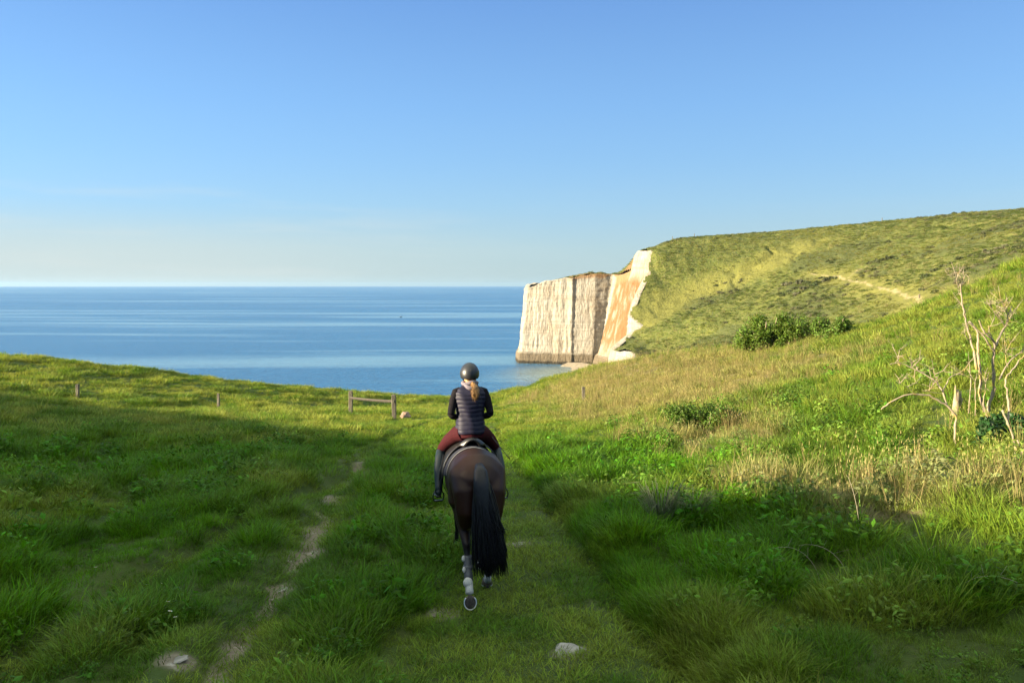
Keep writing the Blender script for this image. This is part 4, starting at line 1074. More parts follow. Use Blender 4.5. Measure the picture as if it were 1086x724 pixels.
# ------------------------------------------------------------------ tack
def tack(name, label, cat):
    o = bpy.data.objects.new(name, None); C.objects.link(o); o.empty_display_size = .2; o.matrix_world = HORSE
    return tag(o, label, cat)
saddle = tack('saddle', 'black leather riding saddle with stirrups under the rider', 'saddle')
def saddle_parts():
    ys = np.linspace(-.06, .54, 26); xs = np.linspace(-1, 1, 21)
    def top(y): return np.interp(y, [-.06, .0, .08, .25, .42, .54], [1.735, 1.755, 1.725, 1.685, 1.72, 1.765])
    def wid(y): return np.interp(y, [-.06, .0, .1, .25, .42, .54], [.10, .165, .185, .155, .13, .07])
    V = [(x * wid(y), y + .03 * x * x * (1 if y < .1 else 0), top(y) - .10 * abs(x) ** 2.2) for y in ys for x in xs]
    o = mesh_np('seat', np.array(V), [grid_faces(26, 21)], [M_leather], parent=saddle); solid(o, .03, -1)
    for s in (-1, 1):
        th = np.linspace(math.radians(18), math.radians(92), 16); yy = np.linspace(0, 1, 14)
        V = []
        for t in th:
            w = smooth(18, 60, math.degrees(t)); y0 = .04 + .03 * w; y1 = .46 + .16 * w - .10 * smooth(70, 92, math.degrees(t))
            for q in yy:
                y = y0 + (y1 - y0) * q
                V.append((s * (.362) * math.sin(t), y, 1.245 + .44 * math.cos(t)))
        f = mesh_np('flap', np.array(V), [grid_faces(16, 14)], [M_leather], parent=saddle); solid(f, .012, 0)
    V = []; th = np.linspace(math.radians(-84), math.radians(84), 40); yy = np.linspace(-.12, .62, 20)
    for y in yy:
        rx = np.interp(y, [-.12, .05, .3, .52, .68], [.327, .343, .334, .298, .255]); rz = np.interp(y, [-.12, .05, .3, .52, .68], [.372, .385, .40, .40, .378]); cz = np.interp(y, [-.12, .05, .3, .52, .68], [1.275, 1.245, 1.235, 1.26, 1.275])
        for t in th: V.append((rx * math.sin(t), y, cz + rz * math.cos(t)))
    pad = mesh_np('saddle_pad', np.array(V), [grid_faces(20, 40)], [simple('navy_quilted_cotton', (.012, .014, .028), .9, 50, .3, bump=.4)], parent=saddle); solid(pad, .014, 1)
    g = Geo(); g.tube(np.array(V[:40]) + np.array((0, -.004, 0)), [.0075] * 40, 6); g.build('piping', simple('pale_piping', (.16, .16, .16), .7), pad)
    for s in (-1, 1):
        g = Geo(); top_ = np.array((.335 * s, .33, 1.50)); bot = np.array((.405 * s, .27, 1.075))
        g.tube([top_, (top_ + bot) / 2 + np.array((.012 * s, 0, 0)), bot], [(.006, .014)] * 3, 6)
        sl = g.build('stirrup_leather', M_leather, saddle)
        k = Geo(); a = np.linspace(math.radians(-40), math.radians(220), 26)
        c = bot + np.array((0, 0, -.085))
        P = np.array([c + np.array((.068 * math.cos(t), .02 * math.cos(t), .078 * math.sin(t))) for t in a])
        k.tube(np.vstack([P]), [.008] * 26, 8, up=(0, 1, 0))
        k.box((c + np.array((0, 0, -.052))), (.112, .045, .014))
        k.build('stirrup', M_leather, sl)
    g = Geo(); a = np.linspace(math.radians(95), math.radians(265), 30)
    g.tube([(.350 * math.sin(t), .36, 1.235 + .395 * math.cos(t)) for t in a], [(.045, .006)] * 30, 6, up=(0, 1, 0)); g.build('girth', M_leather, saddle)
saddle_parts()
bridle = tack('bridle', 'black leather bridle with reins on the bay horse', 'bridle')
def bridle_parts():
    def loop(name, c, rx, ry, axis, w=.011):
        g = Geo(); a = np.linspace(0, 2 * math.pi, 33)
        ax = np.array(axis, float); ax /= np.linalg.norm(ax); u = np.array((1, 0, 0.)); v = np.cross(ax, u)
        g.tube([np.array(c) + rx * math.cos(t) * u + ry * math.sin(t) * v for t in a], [(w, .004)] * 33, 6, up=ax); return g.build(name, M_leather, bridle)
    loop('noseband', (0, 1.64, 1.66), .074, .092, (0, .45, -.9)); loop('headpiece', (0, 1.41, 1.965), .085, .125, (0, .85, -.1)); loop('browband', (0, 1.46, 1.93), .10, .128, (0, .6, -.8))
    for s in (-1, 1):
        g = Geo(); g.tube([(.088 * s, 1.43, 1.95), (.10 * s, 1.52, 1.80), (.078 * s, 1.66, 1.60), (.07 * s, 1.70, 1.54)], [(.005, .009)] * 4, 6); g.build('cheek_strap', M_leather, bridle)
        g = Geo(); a = np.linspace(0, 2 * math.pi, 17); g.tube([(.075 * s, 1.70 + .03 * math.cos(t), 1.535 + .03 * math.sin(t)) for t in a], [.005] * 17, 6, up=(1, 0, 0)); g.build('bit_ring', M_steel, bridle)
        g = Geo(); g.tube([(.075 * s, 1.68, 1.535), (.15 * s, 1.25, 1.66), (.13 * s, .90, 1.80), (.075 * s, .60, 1.93), (.06 * s, .555, 1.93), (.03 * s, .62, 1.80), (0.015 * s, .66, 1.74)], [(.004, .008)] * 7, 6); g.build('rein', M_leather, bridle)
bridle_parts()

# ------------------------------------------------------------------ rider
M_skin = simple('skin', (.50, .30, .21), .5, 40, .12)
M_knit = simple('black_knit', (.006, .005, .007), .9, 60, .4, spec=.15)
M_breech = simple('maroon_breeches', (.030, .0025, .005), .85, 45, .25, spec=.15)
M_glove = simple('black_gloves', (.012, .012, .013), .6, 50, .3)
M_vest = simple('navy_quilted_nylon', (.0065, .006, .020), .6, 35, .3, spec=.25)
M_hood = simple('lilac_grey_fleece', (.13, .11, .135), .9, 50, .25)
M_blond = simple('blonde_hair', (.30, .175, .07), .45, 25, .35)
M_riding_boot = simple('teal_black_boot', (.010, .018, .021), .48, 20, .4, spec=.35)
M_eye = simple('eye_white', (.75, .73, .70), .2); M_iris = simple('iris', (.06, .045, .03), .15); M_lip = simple('lips', (.42, .17, .14), .45)

def rider_body():
    g = Geo()
    g.tube([(0, .20, 1.72), (0, .21, 1.80), (0, .215, 1.90), (0, .22, 2.00), (0, .235, 2.12), (0, .245, 2.24), (0, .245, 2.31), (0, .25, 2.36)],
           [(.15, .12), (.172, .128), (.155, .112), (.135, .098), (.155, .112), (.165, .108), (.12, .085), (.06, .06)], 24)
    g.tube([(0, .25, 2.30), (0, .265, 2.38), (0, .28, 2.41)], [(.058, .06), (.052, .056), (.055, .06)], 14)
    # head, looking ahead
    g.ball((0, .30, 2.510), (.075, .095, .112), 24, 18)
    g.ball((0, .335, 2.460), (.058, .07, .062), 18, 12)
    g.ball((0, .382, 2.420), (.026, .025, .02))                                   # chin
    g.tube([(0, .392, 2.520), (0, .412, 2.490), (0, .417, 2.477)], [(.009, .01), (.014, .013), (.012, .009)], 8)   # nose
    for s in (-1, 1):
        g.ball((.076 * s, .29, 2.500), (.010, .022, .032))                        # ears
        sh = (.172 * s, .24, 2.285)
        el = (.245 * s, .17, 2.02); wr = (.105 * s, .46, 1.945)
        g.tube([(.12 * s, .245, 2.30), sh, (.205 * s, .22, 2.20), (.232 * s, .19, 2.09), el], [(.05, .055), (.058, .058), (.052, .054), (.046, .048), (.042, .044)], 14, up=(0, 1, 0))
        g.tube([el, (.215 * s, .27, 1.985), (.155 * s, .38, 1.96), wr], [.042, .043, .034, .026], 14)
        # hand closed round the rein, thumb on top
        pc = np.array((.075 * s, .525, 1.945))
        g.tube([np.array(wr), np.array((.09 * s, .495, 1.945)), pc, pc + np.array((-.008 * s, .022, 0))], [(.018, .026), (.017, .036), (.016, .040), (.014, .036)], 12)
        for f, (dz, ln) in enumerate(((.027, .95), (.009, 1.0), (-.009, .95), (-.026, .8))):
            b = pc + np.array((.004 * s, .018, dz)); q = .026 * ln
            g.tube([b, b + np.array((-.004 * s, q, -.002)), b + np.array((-.030 * s, q + .004, -.004)), b + np.array((-.036 * s, q - .022, -.004)), b + np.array((-.022 * s, q - .034, -.003))], [.0092, .009, .0085, .0078, .006], 8, up=(0, 0, 1))
        g.tube([pc + np.array((-.008 * s, -.018, .030)), pc + np.array((-.020 * s, .004, .042)), pc + np.array((-.024 * s, .030, .040))], [.0115, .010, .007], 8, up=(0, 0, 1))
        # thigh, knee, calf, foot in the stirrup
        g.tube([(.09 * s, .20, 1.80), (.17 * s, .30, 1.755), (.265 * s, .42, 1.66), (.335 * s, .52, 1.555), (.352 * s, .535, 1.505)], [(.10, .12), (.092, .098), (.080, .082), (.064, .066), (.06, .06)], 18)
        g.tube([(.348 * s, .53, 1.54), (.372 * s, .47, 1.42), (.388 * s, .40, 1.30), (.398 * s, .30, 1.13), (.40 * s, .265, 1.065)], [.058, .055, .056, .040, .038], 16)
        g.tube([(.40 * s, .235, 1.045), (.403 * s, .30, 1.035), (.408 * s, .37, 1.022), (.41 * s, .43, 1.015)], [(.034, .034), (.038, .036), (.042, .028), (.034, .018)], 12)
    return fuse(g, .0055, 3, .5)
person = bpy.data.objects.new('person', rider_body()); C.objects.link(person); person.matrix_world = HORSE
tag(person, 'rider seen from behind in helmet, navy quilted vest and maroon breeches, blonde ponytail', 'person')
for m in (M_knit, M_breech, M_skin, M_glove): person.data.materials.append(m)
def paint_person():
    me = person.data; n = len(me.polygons); c = np.zeros(n * 3, np.float32); me.polygons.foreach_get('center', c); c = c.reshape(-1, 3)
    idx = np.zeros(n, np.int32)
    idx[(c[:, 2] < 1.87) & ~((c[:, 1] > .44) & (c[:, 2] > 1.85))] = 1
    idx[c[:, 2] > 2.385] = 2
    idx[(c[:, 1] > .455) & (c[:, 2] > 1.87) & (c[:, 2] < 2.1)] = 3
    me.polygons.foreach_set('material_index', idx); me.polygons.foreach_set('use_smooth', np.ones(n, bool))
paint_person()
def rider_clothes():
    # quilted vest: horizontal baffles
    zs = np.linspace(1.775, 2.405, 90); a = np.linspace(0, 2 * math.pi, 64, endpoint=False)
    zk = [1.775, 1.83, 1.92, 2.00, 2.12, 2.22, 2.28, 2.325, 2.36, 2.405]
    rx = np.interp(zs, zk, [.186, .184, .172, .164, .182, .204, .202, .165, .100, .080]); ry = np.interp(zs, zk, [.142, .143, .128, .118, .132, .134, .128, .108, .085, .078])
    cy = np.interp(zs, [1.775, 2.0, 2.3, 2.405], [.215, .222, .245, .258])
    V = []
    for z, x_, y_, c in zip(zs, rx, ry, cy):
        ph = (z - 1.775) / .052; q = abs(math.sin(math.pi * ph)) ** .6
        for t in a:
            w = .0065 * q * (1 + .25 * math.sin(t * 9 + z * 40) * q) + .003 * math.sin(7 * t + 13 * z)
            V.append(((x_ + w) * math.cos(t), c + (y_ + w) * math.sin(t), z + .004 * math.sin(5 * t + z * 9)))
    v = mesh_np('quilted_vest', np.array(V), [grid_faces(90, 64, True)], [M_vest], parent=person); solid(v, .008, -1)
    # hood of the fleece folded at the neck
    g = Geo(); t = np.linspace(-.15 * math.pi, 1.15 * math.pi, 24)
    g.tube([(.082 * math.cos(k), .262 - .082 * math.sin(k), 2.395 + .012 * math.sin(k * 2)) for k in t], [(.020 + .012 * math.sin(k) ** 2, .030) for k in t], 10, up=(0, 0, 1))
    g.tube([(-.07, .185, 2.385), (-.04, .140, 2.355), (.0, .125, 2.335), (.04, .140, 2.355), (.07, .185, 2.385)], [.018, .026, .030, .026, .018], 10, up=(0, 0, 1))
    g.build('hood', M_hood, person)
    # helmet: shell, peak, harness
    th = np.linspace(0, math.radians(116), 24); al = np.linspace(0, 2 * math.pi, 40, endpoint=False)
    V = []
    for q in th:
        for k in al:
            r = math.sin(q); dz = math.cos(q); rear = 1 if math.sin(k) < 0 else 0
            V.append((.106 * r * math.cos(k) * (1 + .03 * (q > 1.3)), .292 + .132 * r * math.sin(k), 2.517 + .122 * dz - .012 * rear * (q > 1.45) * abs(math.sin(k))))
    o = mesh_np('helmet', np.array(V), [grid_faces(24, 40, True)], [simple('satin_black_helmet', (.016, .017, .021), .40, 60, .15, spec=.45)], parent=person); solid(o, .012, -1)
    b = Geo(); t = np.linspace(.12 * math.pi, .88 * math.pi, 20)
    V = [(.108 * math.cos(k) * (1 + .02 * w), .292 + (.128 + .062 * w * math.sin(k)) * math.sin(k), 2.510 - .018 * w) for w in np.linspace(0, 1, 5) for k in t]
    b.add(V, grid_faces(5, 20)); p = b.build('peak', M_leather, o); solid(p, .006, 0)
    c = Geo(); t = np.linspace(0, 1, 12)
    c.tube([(.012 * math.sin(k * 6.28), .160 + .28 * 0 + .0 * k, 2.525 + .10 * k) if k < .5 else (.0, .20, 2.605) for k in (0, .2, .4)], [.008] * 3, 6)
    c.build('rear_strip', M_leather, o)
    for s in (-1, 1):
        h = Geo(); h.tube([(.098 * s, .30, 2.500), (.078 * s, .35, 2.435), (.03 * s, .39, 2.390), (0, .395, 2.385)], [(.004, .008)] * 4, 6, up=(0, 1, 0)); h.build('chin_strap', M_leather, o)
    # face
    for s in (-1, 1):
        e = Geo(); e.ball((.031 * s, .383, 2.517), (.013, .011, .010)); eo = e.build('eye', M_eye, person)
        i = Geo(); i.ball((.031 * s, .391, 2.517), (.006, .0045, .006)); i.build('iris', M_iris, eo)
        w = Geo(); w.tube([(.016 * s, .398, 2.535), (.034 * s, .392, 2.539), (.050 * s, .378, 2.534)], [.0035, .004, .0025], 6, up=(0, 0, 1)); w.build('eyebrow', M_blond, person)
    l = Geo(); l.tube([(-.022, .396, 2.446), (-.008, .404, 2.449), (.008, .404, 2.449), (.022, .396, 2.446)], [.003, .006, .006, .003], 8, up=(0, 0, 1)); l.build('lips', M_lip, person)
    # ponytail over the right of the back
    g = Geo(); r = np.random.default_rng(15); R_, E_, Mi = [], [], []
    for k in range(420):
        q = r.normal(size=3)
        R_.append(np.array((.018, .182, 2.395)) + q * .010); Mi.append(np.array((.050, .095, 2.37)) + q * .020)
        E_.append(np.array((.052, .098, 2.235 - .06 * r.random() ** 2 + .05 * r.random())) + q * np.array((.022, .014, .014)))
    g.tube([(.018, .19, 2.400), (.03, .150, 2.40), (.047, .118, 2.34), (.053, .105, 2.26), (.052, .10, 2.20)], [(.014, .014), (.022, .018), (.033, .022), (.030, .018), (.008, .006)], 12)
    strands(g, R_, E_, .0022, Mi, 16, 7, 3, .012)
    pt = g.build('ponytail', M_blond, person)
    hb = Geo(); hb.tube([(.016, .195, 2.402), (.020, .178, 2.393)], [.017, .017], 10); hb.build('hair_tie', M_leather, pt)
    hr = Geo(); hr.tube([(-.062, .235, 2.440), (-.03, .200, 2.420), (.018, .19, 2.405), (.045, .205, 2.423), (.065, .235, 2.440)], [.016, .018, .02, .018, .016], 8, up=(0, 0, 1)); hr.build('hair', M_blond, person)
    for s in (-1, 1):
        b = Geo()
        b.tube([(.350 * s, .525, 1.515), (.372 * s, .47, 1.42), (.388 * s, .40, 1.30), (.394 * s, .335, 1.19), (.399 * s, .285, 1.10), (.401 * s, .255, 1.055)], [.066, .064, .065, .055, .046, .046], 18)
        b.tube([(.400 * s, .215, 1.045), (.402 * s, .26, 1.045), (.404 * s, .31, 1.037), (.408 * s, .38, 1.022), (.411 * s, .445, 1.012), (.412 * s, .462, 1.010)], [(.034, .036), (.041, .046), (.042, .042), (.046, .030), (.036, .020), (.02, .012)], 14)
        bo = b.build('riding_boot', M_riding_boot, person)
        k = Geo(); k.box((.402 * s, .245, 1.000), (.062, .060, .026)); k.box((.409 * s, .38, .992), (.080, .17, .010)); k.build('boot_sole', M_leather, bo)
rider_clothes()
whip = Geo()
whip.tube([(.085, .56, 1.985), (.100, .50, 1.930), (.27, .30, 1.715), (.44, .10, 1.50)], [.009, .0085, .0055, .004], 8)
whip_o = whip.build('riding_crop', M_leather); whip_o.matrix_world = HORSE
fl = Geo(); fl.box((.452, .085, 1.485), (.012, .030, .07), Matrix.Rotation(math.radians(-40), 3, 'Y')); fl.build('flap', M_leather, whip_o)
tag(whip_o, 'thin black riding crop held low in the right hand of the rider', 'riding crop')

# ------------------------------------------------------------------ fence, posts and stones
M_wood = None
def wood_material():
    m, nt, out = new_mat('weathered_wood'); g = N(nt)
    p = g.objco()
    gr = g.noise(g.map(p, (14, 14, 1.6)), 2.0, 6, .6, .4); lich = g.noise(p, 9, 5)
    col = g.mix(gr, (.045, .036, .026), (.14, .12, .09))
    col = g.mix(g.ramp(lich, [(.55, 0), (.68, .7)]), col, (.20, .21, .11))
    b = g.node('ShaderNodeBsdfPrincipled'); b.inputs['Roughness'].default_value = .85
    nt.links.new(col, b.inputs['Base Color']); nt.links.new(g.bump(gr, .5, .01), b.inputs['Normal'])
    nt.links.new(b.outputs[0], out.inputs[0]); return m
M_wood = wood_material()
def post_geo(w, h, seed, lean=(0, 0)):
    r = np.random.default_rng(seed); g = Geo()
    zs = np.array([-.4, 0, h * .35, h * .7, h - .02, h]); V = []
    for k, z in enumerate(zs):
        q = w * (.5 - (.06 if k == 5 else 0)); j = r.normal(0, .006, (8, 2))
        o = np.array([(-1, -.8), (-.8, -1), (.8, -1), (1, -.8), (1, .8), (.8, 1), (-.8, 1), (-1, .8)]) * q + j
        V.append(np.c_[o[:, 0] + lean[0] * z, o[:, 1] + lean[1] * z, np.full(8, z) + (r.normal(0, .008, 8) if k == 5 else 0)])
    V = np.vstack(V + [[(lean[0] * h, lean[1] * h, h + .006)]])
    j = np.arange(8)
    g.add(V, grid_faces(6, 8, True), np.c_[np.full(8, 48), 40 + j, 40 + (j + 1) % 8]); return g
def fence():
    (x0, y0), (x1, y1) = POSTS[2], POSTS[3]
    z0, z1 = ground(x0, y0), ground(x1, y1)
    root = bpy.data.objects.new('rail_fence', None); C.objects.link(root); root.location = ((x0 + x1) / 2, (y0 + y1) / 2, (z0 + z1) / 2)
    tag(root, 'short wooden rail fence of two posts and one rail at the meadow edge', 'fence')
    c = Vector(root.location)
    for (x, y, z, s) in ((x0, y0, z0, 1), (x1, y1, z1, 2)):
        p = post_geo(.24, 1.5, s, (.01 * (3 - 2 * s), 0)).build('post', M_wood, root, False); p.location = Vector((x, y, z)) - c
    g = Geo(); a = np.array((x0, y0, z0 + 1.08)) - np.array(c); b = np.array((x1, y1, z1 + 1.12)) - np.array(c)
    g.tube([a + (b - a) * t + np.array((0, -.13, -.03 * math.sin(t * 3.14))) for t in np.linspace(-.01, 1.01, 9)], [(.075, .035)] * 9, 4, up=(0, 0, 1)); g.build('rail', simple('shaded_rail_wood', (.035, .028, .020), .85, 8, .5), root, False)  # darker than the posts: shade on the rail's front painted into its colour
fence()
for k, (lab, h, w, i, ln) in enumerate((('leaning wooden fence post at the far left of the meadow', 1.02, .17, 0, (.05, 0)), ('lone upright wooden fence post between the left post and the rail fence', 1.12, .15, 1, (0, 0)),
                         ('short pale wooden post on the right slope beside dry scrub', .95, .20, 4, (-.02, 0)))):
    x, y = POSTS[i]; o = post_geo(w, h, 20 + k, ln).build('fence_post', M_wood, None, False); o.location = (x, y, ground(x, y)); tag(o, lab, 'post')

def rock(name, r, seed, mat, flat=.6, n=26, m=18):
    g = Geo(); g.ball((0, 0, 0), (1, 1, 1), n, m); V = g.V[0]
    f = np.array([mnoise.fractal(Vector(v) * 1.6 + Vector((seed * 7.1, 0, 0)), .9, 2.1, 5) for v in V])
    W_ = V * (1 + .32 * f)[:, None]
    if flat < .2: W_[:, 2] = np.minimum(W_[:, 2], .42 + .10 * f)
    g.V[0] = W_ * np.array([r, r * .8, r * flat])
    return g.build(name, mat)
M_stone = simple('grey_chalk_stone', (.22, .205, .18), .9, 9, .35, bump=.6)
M_pale = simple('warm_chalk', (.22, .15, .11), .9, 5, .35, bump=.6)
SL = ('flat pale stone bedded in the mown path nearest the camera', 'flat pale stone bedded in the path just right of the horse tail', 'low muddy stone in the grass behind the lifted hoof',
      'chalk stone lying in the left rut halfway along', 'chalk stone lying in the left rut nearest the camera')
for k, ((x, y), lab) in enumerate(zip(STONES, SL)):
    o = rock('stone', (.15, .13, .15, .10, .10)[k], 40 + k, M_stone if k != 2 else simple('muddy_stone', (.15, .125, .10), .9, 9, .3, bump=.6), .07)
    o.location = (x, y, ground(x, y) + .004); o.rotation_euler = (-.11, 0, (2.2, .3, 0, 1.1, .9)[k]); tag(o, lab, 'stone')
x, y = POSTS[3]; x += .62; y += .5
o = rock('chalk_boulder', .30, 61, M_pale, .85); o.location = (x, y, ground(x, y) + .16); tag(o, 'pinkish pale chalk boulder in the grass beside the right post of the rail fence', 'boulder')

# ------------------------------------------------------------------ dead wood
def bark_material():
    m, nt, out = new_mat('bleached_bark'); g = N(nt)
    p = g.objco(); n = g.noise(g.map(p, (10, 10, 3)), 1.5, 6, .6); l = g.noise(p, 4.5, 5)
    col = g.mix(n, (.13, .10, .065), (.31, .26, .185))
    col = g.mix(g.ramp(l, [(.54, 0), (.64, .75)]), col, (.26, .19, .035))
    col = g.mix(g.ramp(g.noise(p, 7, 5), [(.60, 0), (.70, .8)]), col, (.09, .07, .05))
    b = g.node('ShaderNodeBsdfPrincipled'); b.inputs['Roughness'].default_value = .8
    nt.links.new(col, b.inputs['Base Color']); nt.links.new(g.bump(n, .6, .01), b.inputs['Normal']); nt.links.new(b.outputs[0], out.inputs[0]); return m
M_bark = bark_material()
def wobble(P, amt, seed):
    r = np.random.default_rng(seed); P = np.asarray(P, float)
    t = np.linspace(0, len(P) - 1, (len(P) - 1) * 4 + 1); Q = np.c_[[np.interp(t, np.arange(len(P)), P[:, k]) for k in range(3)]].T
    for _ in range(2):
        Q[1:-1] = Q[1:-1] * .5 + .25 * (Q[:-2] + Q[2:])
    Q[1:-1] += r.normal(0, amt, (len(Q) - 2, 3)); return Q
def stem(g, key, r0, r1, seed, shift=(0, 0, 0), ext=0.0, twigs=0):
    P = wobble(np.array(WOOD[key]) + np.array(shift), .006, seed)
    if ext: P = np.vstack([P[0] - np.array((0, 0, ext)), P])
    rr = np.random.default_rng(seed + 1)
    n = len(P); rad = .66 * np.interp(np.arange(n), [0, n - 1], [r0, r1]) * (1 + .12 * rr.normal(size=n).clip(-1, 1))
    g.tube(P, rad, 9, up=(.3, .9, .2))
    for k in range(int(twigs * 1.6)):
        i = int(n * (.45 + .5 * rr.random())); p = P[min(i, n - 1)]; d = rr.normal(size=3) * .6 + np.array((0, 0, .7)); L = .12 + .30 * rr.random()
        q = [p, p + d * L * .5 + rr.normal(size=3) * .03, p + d * L + rr.normal(size=3) * .05]
        g.tube(q, [.008, .006, .003], 5)
        for _ in range(3): g.tube([q[1], q[1] + d * L * .3 + rr.normal(size=3) * .09], [.0045, .002], 5)
def dead_tree():
    g = Geo(); base = np.array(WOOD['STEMA'][0])
    stem(g, 'STEMA', .055, .030, 1, ext=.7); stem(g, 'STEMB', .062, .022, 4, ext=.7)
    t = g.build('dead_tree', M_bark); tag(t, 'bleached leafless dead tree with forked lichen stems on the right slope', 'dead tree')
    for k, (key, a, b, tw) in enumerate((('STEMA2', .040, .018, 4), ('STEMA3', .016, .008, 3), ('STEMA4', .014, .007, 3), ('STEMA5', .018, .010, 2), ('STEMB2', .042, .014, 7), ('STEMB3', .018, .008, 5), ('STEMB4', .028, .014, 2), ('STEMB5', .020, .010, 2), ('STEMB6', .014, .007, 4),
                                         ('STEMC', .026, .014, 4), ('STEMC2', .012, .006, 3), ('TWIG1', .017, .010, 1), ('TWIG2', .015, .009, 1), ('TWIG3', .015, .008, 3))):
        g = Geo(); stem(g, key, a, b, 20 + k * 3, ext=.25 if 'TWIG' in key else 0, twigs=tw); g.build('branch', M_bark, t)
dead_tree()
def arch():
    g = Geo(); stem(g, 'ARCH', .036, .020, 70, ext=.5)
    t = g.build('dead_branch', M_bark); tag(t, 'bare pale branch arching low over the grass left of the dead tree', 'dead branch')
    for k, (key, a, b, tw) in enumerate((('ARCH2', .026, .010, 6), ('ARCH3', .020, .008, 2), ('ARCH4', .010, .005, 2), ('ARCH5', .012, .006, 3), ('ARCH6', .010, .005, 2), ('ARCH7', .010, .005, 2))):
        g = Geo(); stem(g, key, a, b, 80 + k * 3, twigs=tw); g.build('twig', M_bark, t)
    g = Geo(); stem(g, 'RST', .024, .026, 110, ext=.25); stem(g, 'RST2', .027, .016, 112)
    t = g.build('dead_sapling', M_bark); tag(t, 'whitish bare stem rising in a hook right of the dead tree', 'dead branch')
    g = Geo(); stem(g, 'RST3', .020, .018, 114, twigs=1); g.build('branch', M_bark, t)
    P = np.array(WOOD['STUMP']); g = Geo(); x, y = P[0][:2]; zg = ground(x, y)
    g.tube([(x - .03, y, zg - .2), (x, y, zg + .15), (P[1][0], y, P[1][2]), (P[2][0], y, P[2][2] - .22)], [.10, .09, .06, .022], 9)
    g.tube([(x + .01, y - .03, zg + .2), (x - .05, y - .03, P[1][2] + .02), (x - .06, y - .03, P[2][2] - .10)], [.05, .03, .008], 7)
    g.tube([(x + .05, y, zg + .1), (x + .10, y, P[1][2] - .10), (x + .11, y, P[1][2] + .05)], [.05, .03, .006], 7)
    g.tube([(x + .10, y, zg - .1), (x + .09, y, zg + .2), (x + .16, y, zg + .42)], [.05, .035, .01], 7)
    tag(g.build('broken_stump', M_bark), 'small pointed broken stump in the grass left of the dead tree', 'stump')
arch()

# ------------------------------------------------------------------ bushes
def bush(name, label, loc, rad, n, leaf, cols, seed, group=None, lobes=9, stems=14, src=None):
    """leaf by leaf: lobes of foliage of uneven size on stems, with gaps between them"""
    r = np.random.default_rng(seed); rad = np.array(rad, float)
    mat = leaf_mat(name + '_leaf', cols, trans=.35, var=.45, hue=.05) if not src else src
    P, D = [], []
    cen = []
    for k in range(lobes):
        a = r.random() * 6.283; q = math.sqrt(r.random()) * .75
        c = np.array((math.cos(a) * q, math.sin(a) * q, .14 + .58 * r.random() * (1 - q * .65))) * rad
        rr = rad * (.14 + .26 * r.random()) * (1 if lobes < 14 else .8); cen.append(c)
        m = int(n / lobes)
        d = r.normal(size=(m, 3)); d /= np.linalg.norm(d, axis=1)[:, None]
        t = (r.random(m) ** .5)[:, None]
        w = 1 + .35 * (fbm(d[:, 0] * 2.5 + k * 5, d[:, 2] * 2.5 + d[:, 1] * 2, seed, 2) - .5)[:, None] * 2
        P.append(c + d * t * w * rr); D.append(d)
    P = np.vstack(P); D = np.vstack(D); k = P[:, 2] > -.05; P, D = P[k], D[k]
    o = leaves_mesh(name, P, D, leaf, r, mat)
    o.location = loc
    g = Geo()
    for c in cen + [cen[i % lobes] + r.normal(size=3) * rad * .15 for i in range(stems)]:
        b = np.array((c[0] * .25, c[1] * .25, -.2)); g.tube([b, (b + c) / 2 + r.normal(size=3) * rad * .06, c], [.028 * rad[2], .018 * rad[2], .006 * rad[2]], 6)
    g.build('stem', M_bark, o)
    return tag(o, label, 'bush', group)
def at_ground(p, dz=0): return (p[0], p[1], ground(*p) + dz)
bush('bush', 'large dense green bush on the brow of the near right slope', at_ground(BUSH[0], -.3), (3.1, 2.0, 3.4), 20000, .095, (.085, .135, .014), 301, lobes=34)
bush('bush', 'smaller green bush to the right of the large bush on the brow', at_ground(BUSH[1], -.15), (1.6, 1.2, 2.3), 5500, .085, (.090, .150, .020), 302, lobes=16)
bush('bush', 'green bramble bush with dark shaded hollow in the middle of the right slope', at_ground(BUSH[2], -.1), (1.8, 1.2, 1.45), 14000, .048, (.075, .130, .014), 303, lobes=30)
bush('bush', 'bright fresh leafy bush at the foot of the dead tree', at_ground(BUSH[3], -.1), (.85, .7, .62), 3200, .060, (.105, .165, .016), 304, lobes=11)
bush('ivy_bush', 'dark glossy ivy bush behind the hooked dead stem at the right edge', at_ground(BUSH[4], -.1), (.80, .8, .95), 4600, .075, (.020, .055, .012), 305, lobes=12)
bush('bush', 'small yellowish tuft of leaves left of the bramble bush', at_ground((BUSH[2][0] - 1.5, BUSH[2][1] - .3), -.1), (.55, .5, .6), 900, .07, (.150, .150, .025), 306, lobes=6)

protos = [bush('far_bush', 'tmp', (0, 0, 0), (1.35, 1.2, 1.15), 340, .34, c, 320 + k, lobes=7, stems=4) for k, c in enumerate(((.060, .078, .026), (.125, .125, .070), (.085, .098, .042)))]
used = set()
for row, lab, grp in ((ROW1, 'grey green scrub bush in the clump below the pale path on the far hill', 'bushes in the clump below the hill path'),
                      (ROW2, 'grey green scrub bush in the row high on the right of the far hill', 'bushes in the row high on the far hill'),
                      (ROW3, 'low scrub bush in the short line above the pale hill path', 'bushes in the line above the hill path')):
    for k, (x, y) in enumerate(row):
        i = int(RS.integers(0, 3))
        o = protos[i] if i not in used else dup(protos[i]); used.add(i)
        o.location = (x, y, ground(x, y) - .25); s = (.75 + .7 * RS.random()) * (y / 260) ** .5 * 1.25
        o.scale = (s * 1.15, s, s * .95); o.rotation_euler = (0, 0, RS.random() * 6.28); tag(o, lab, 'bush', grp)

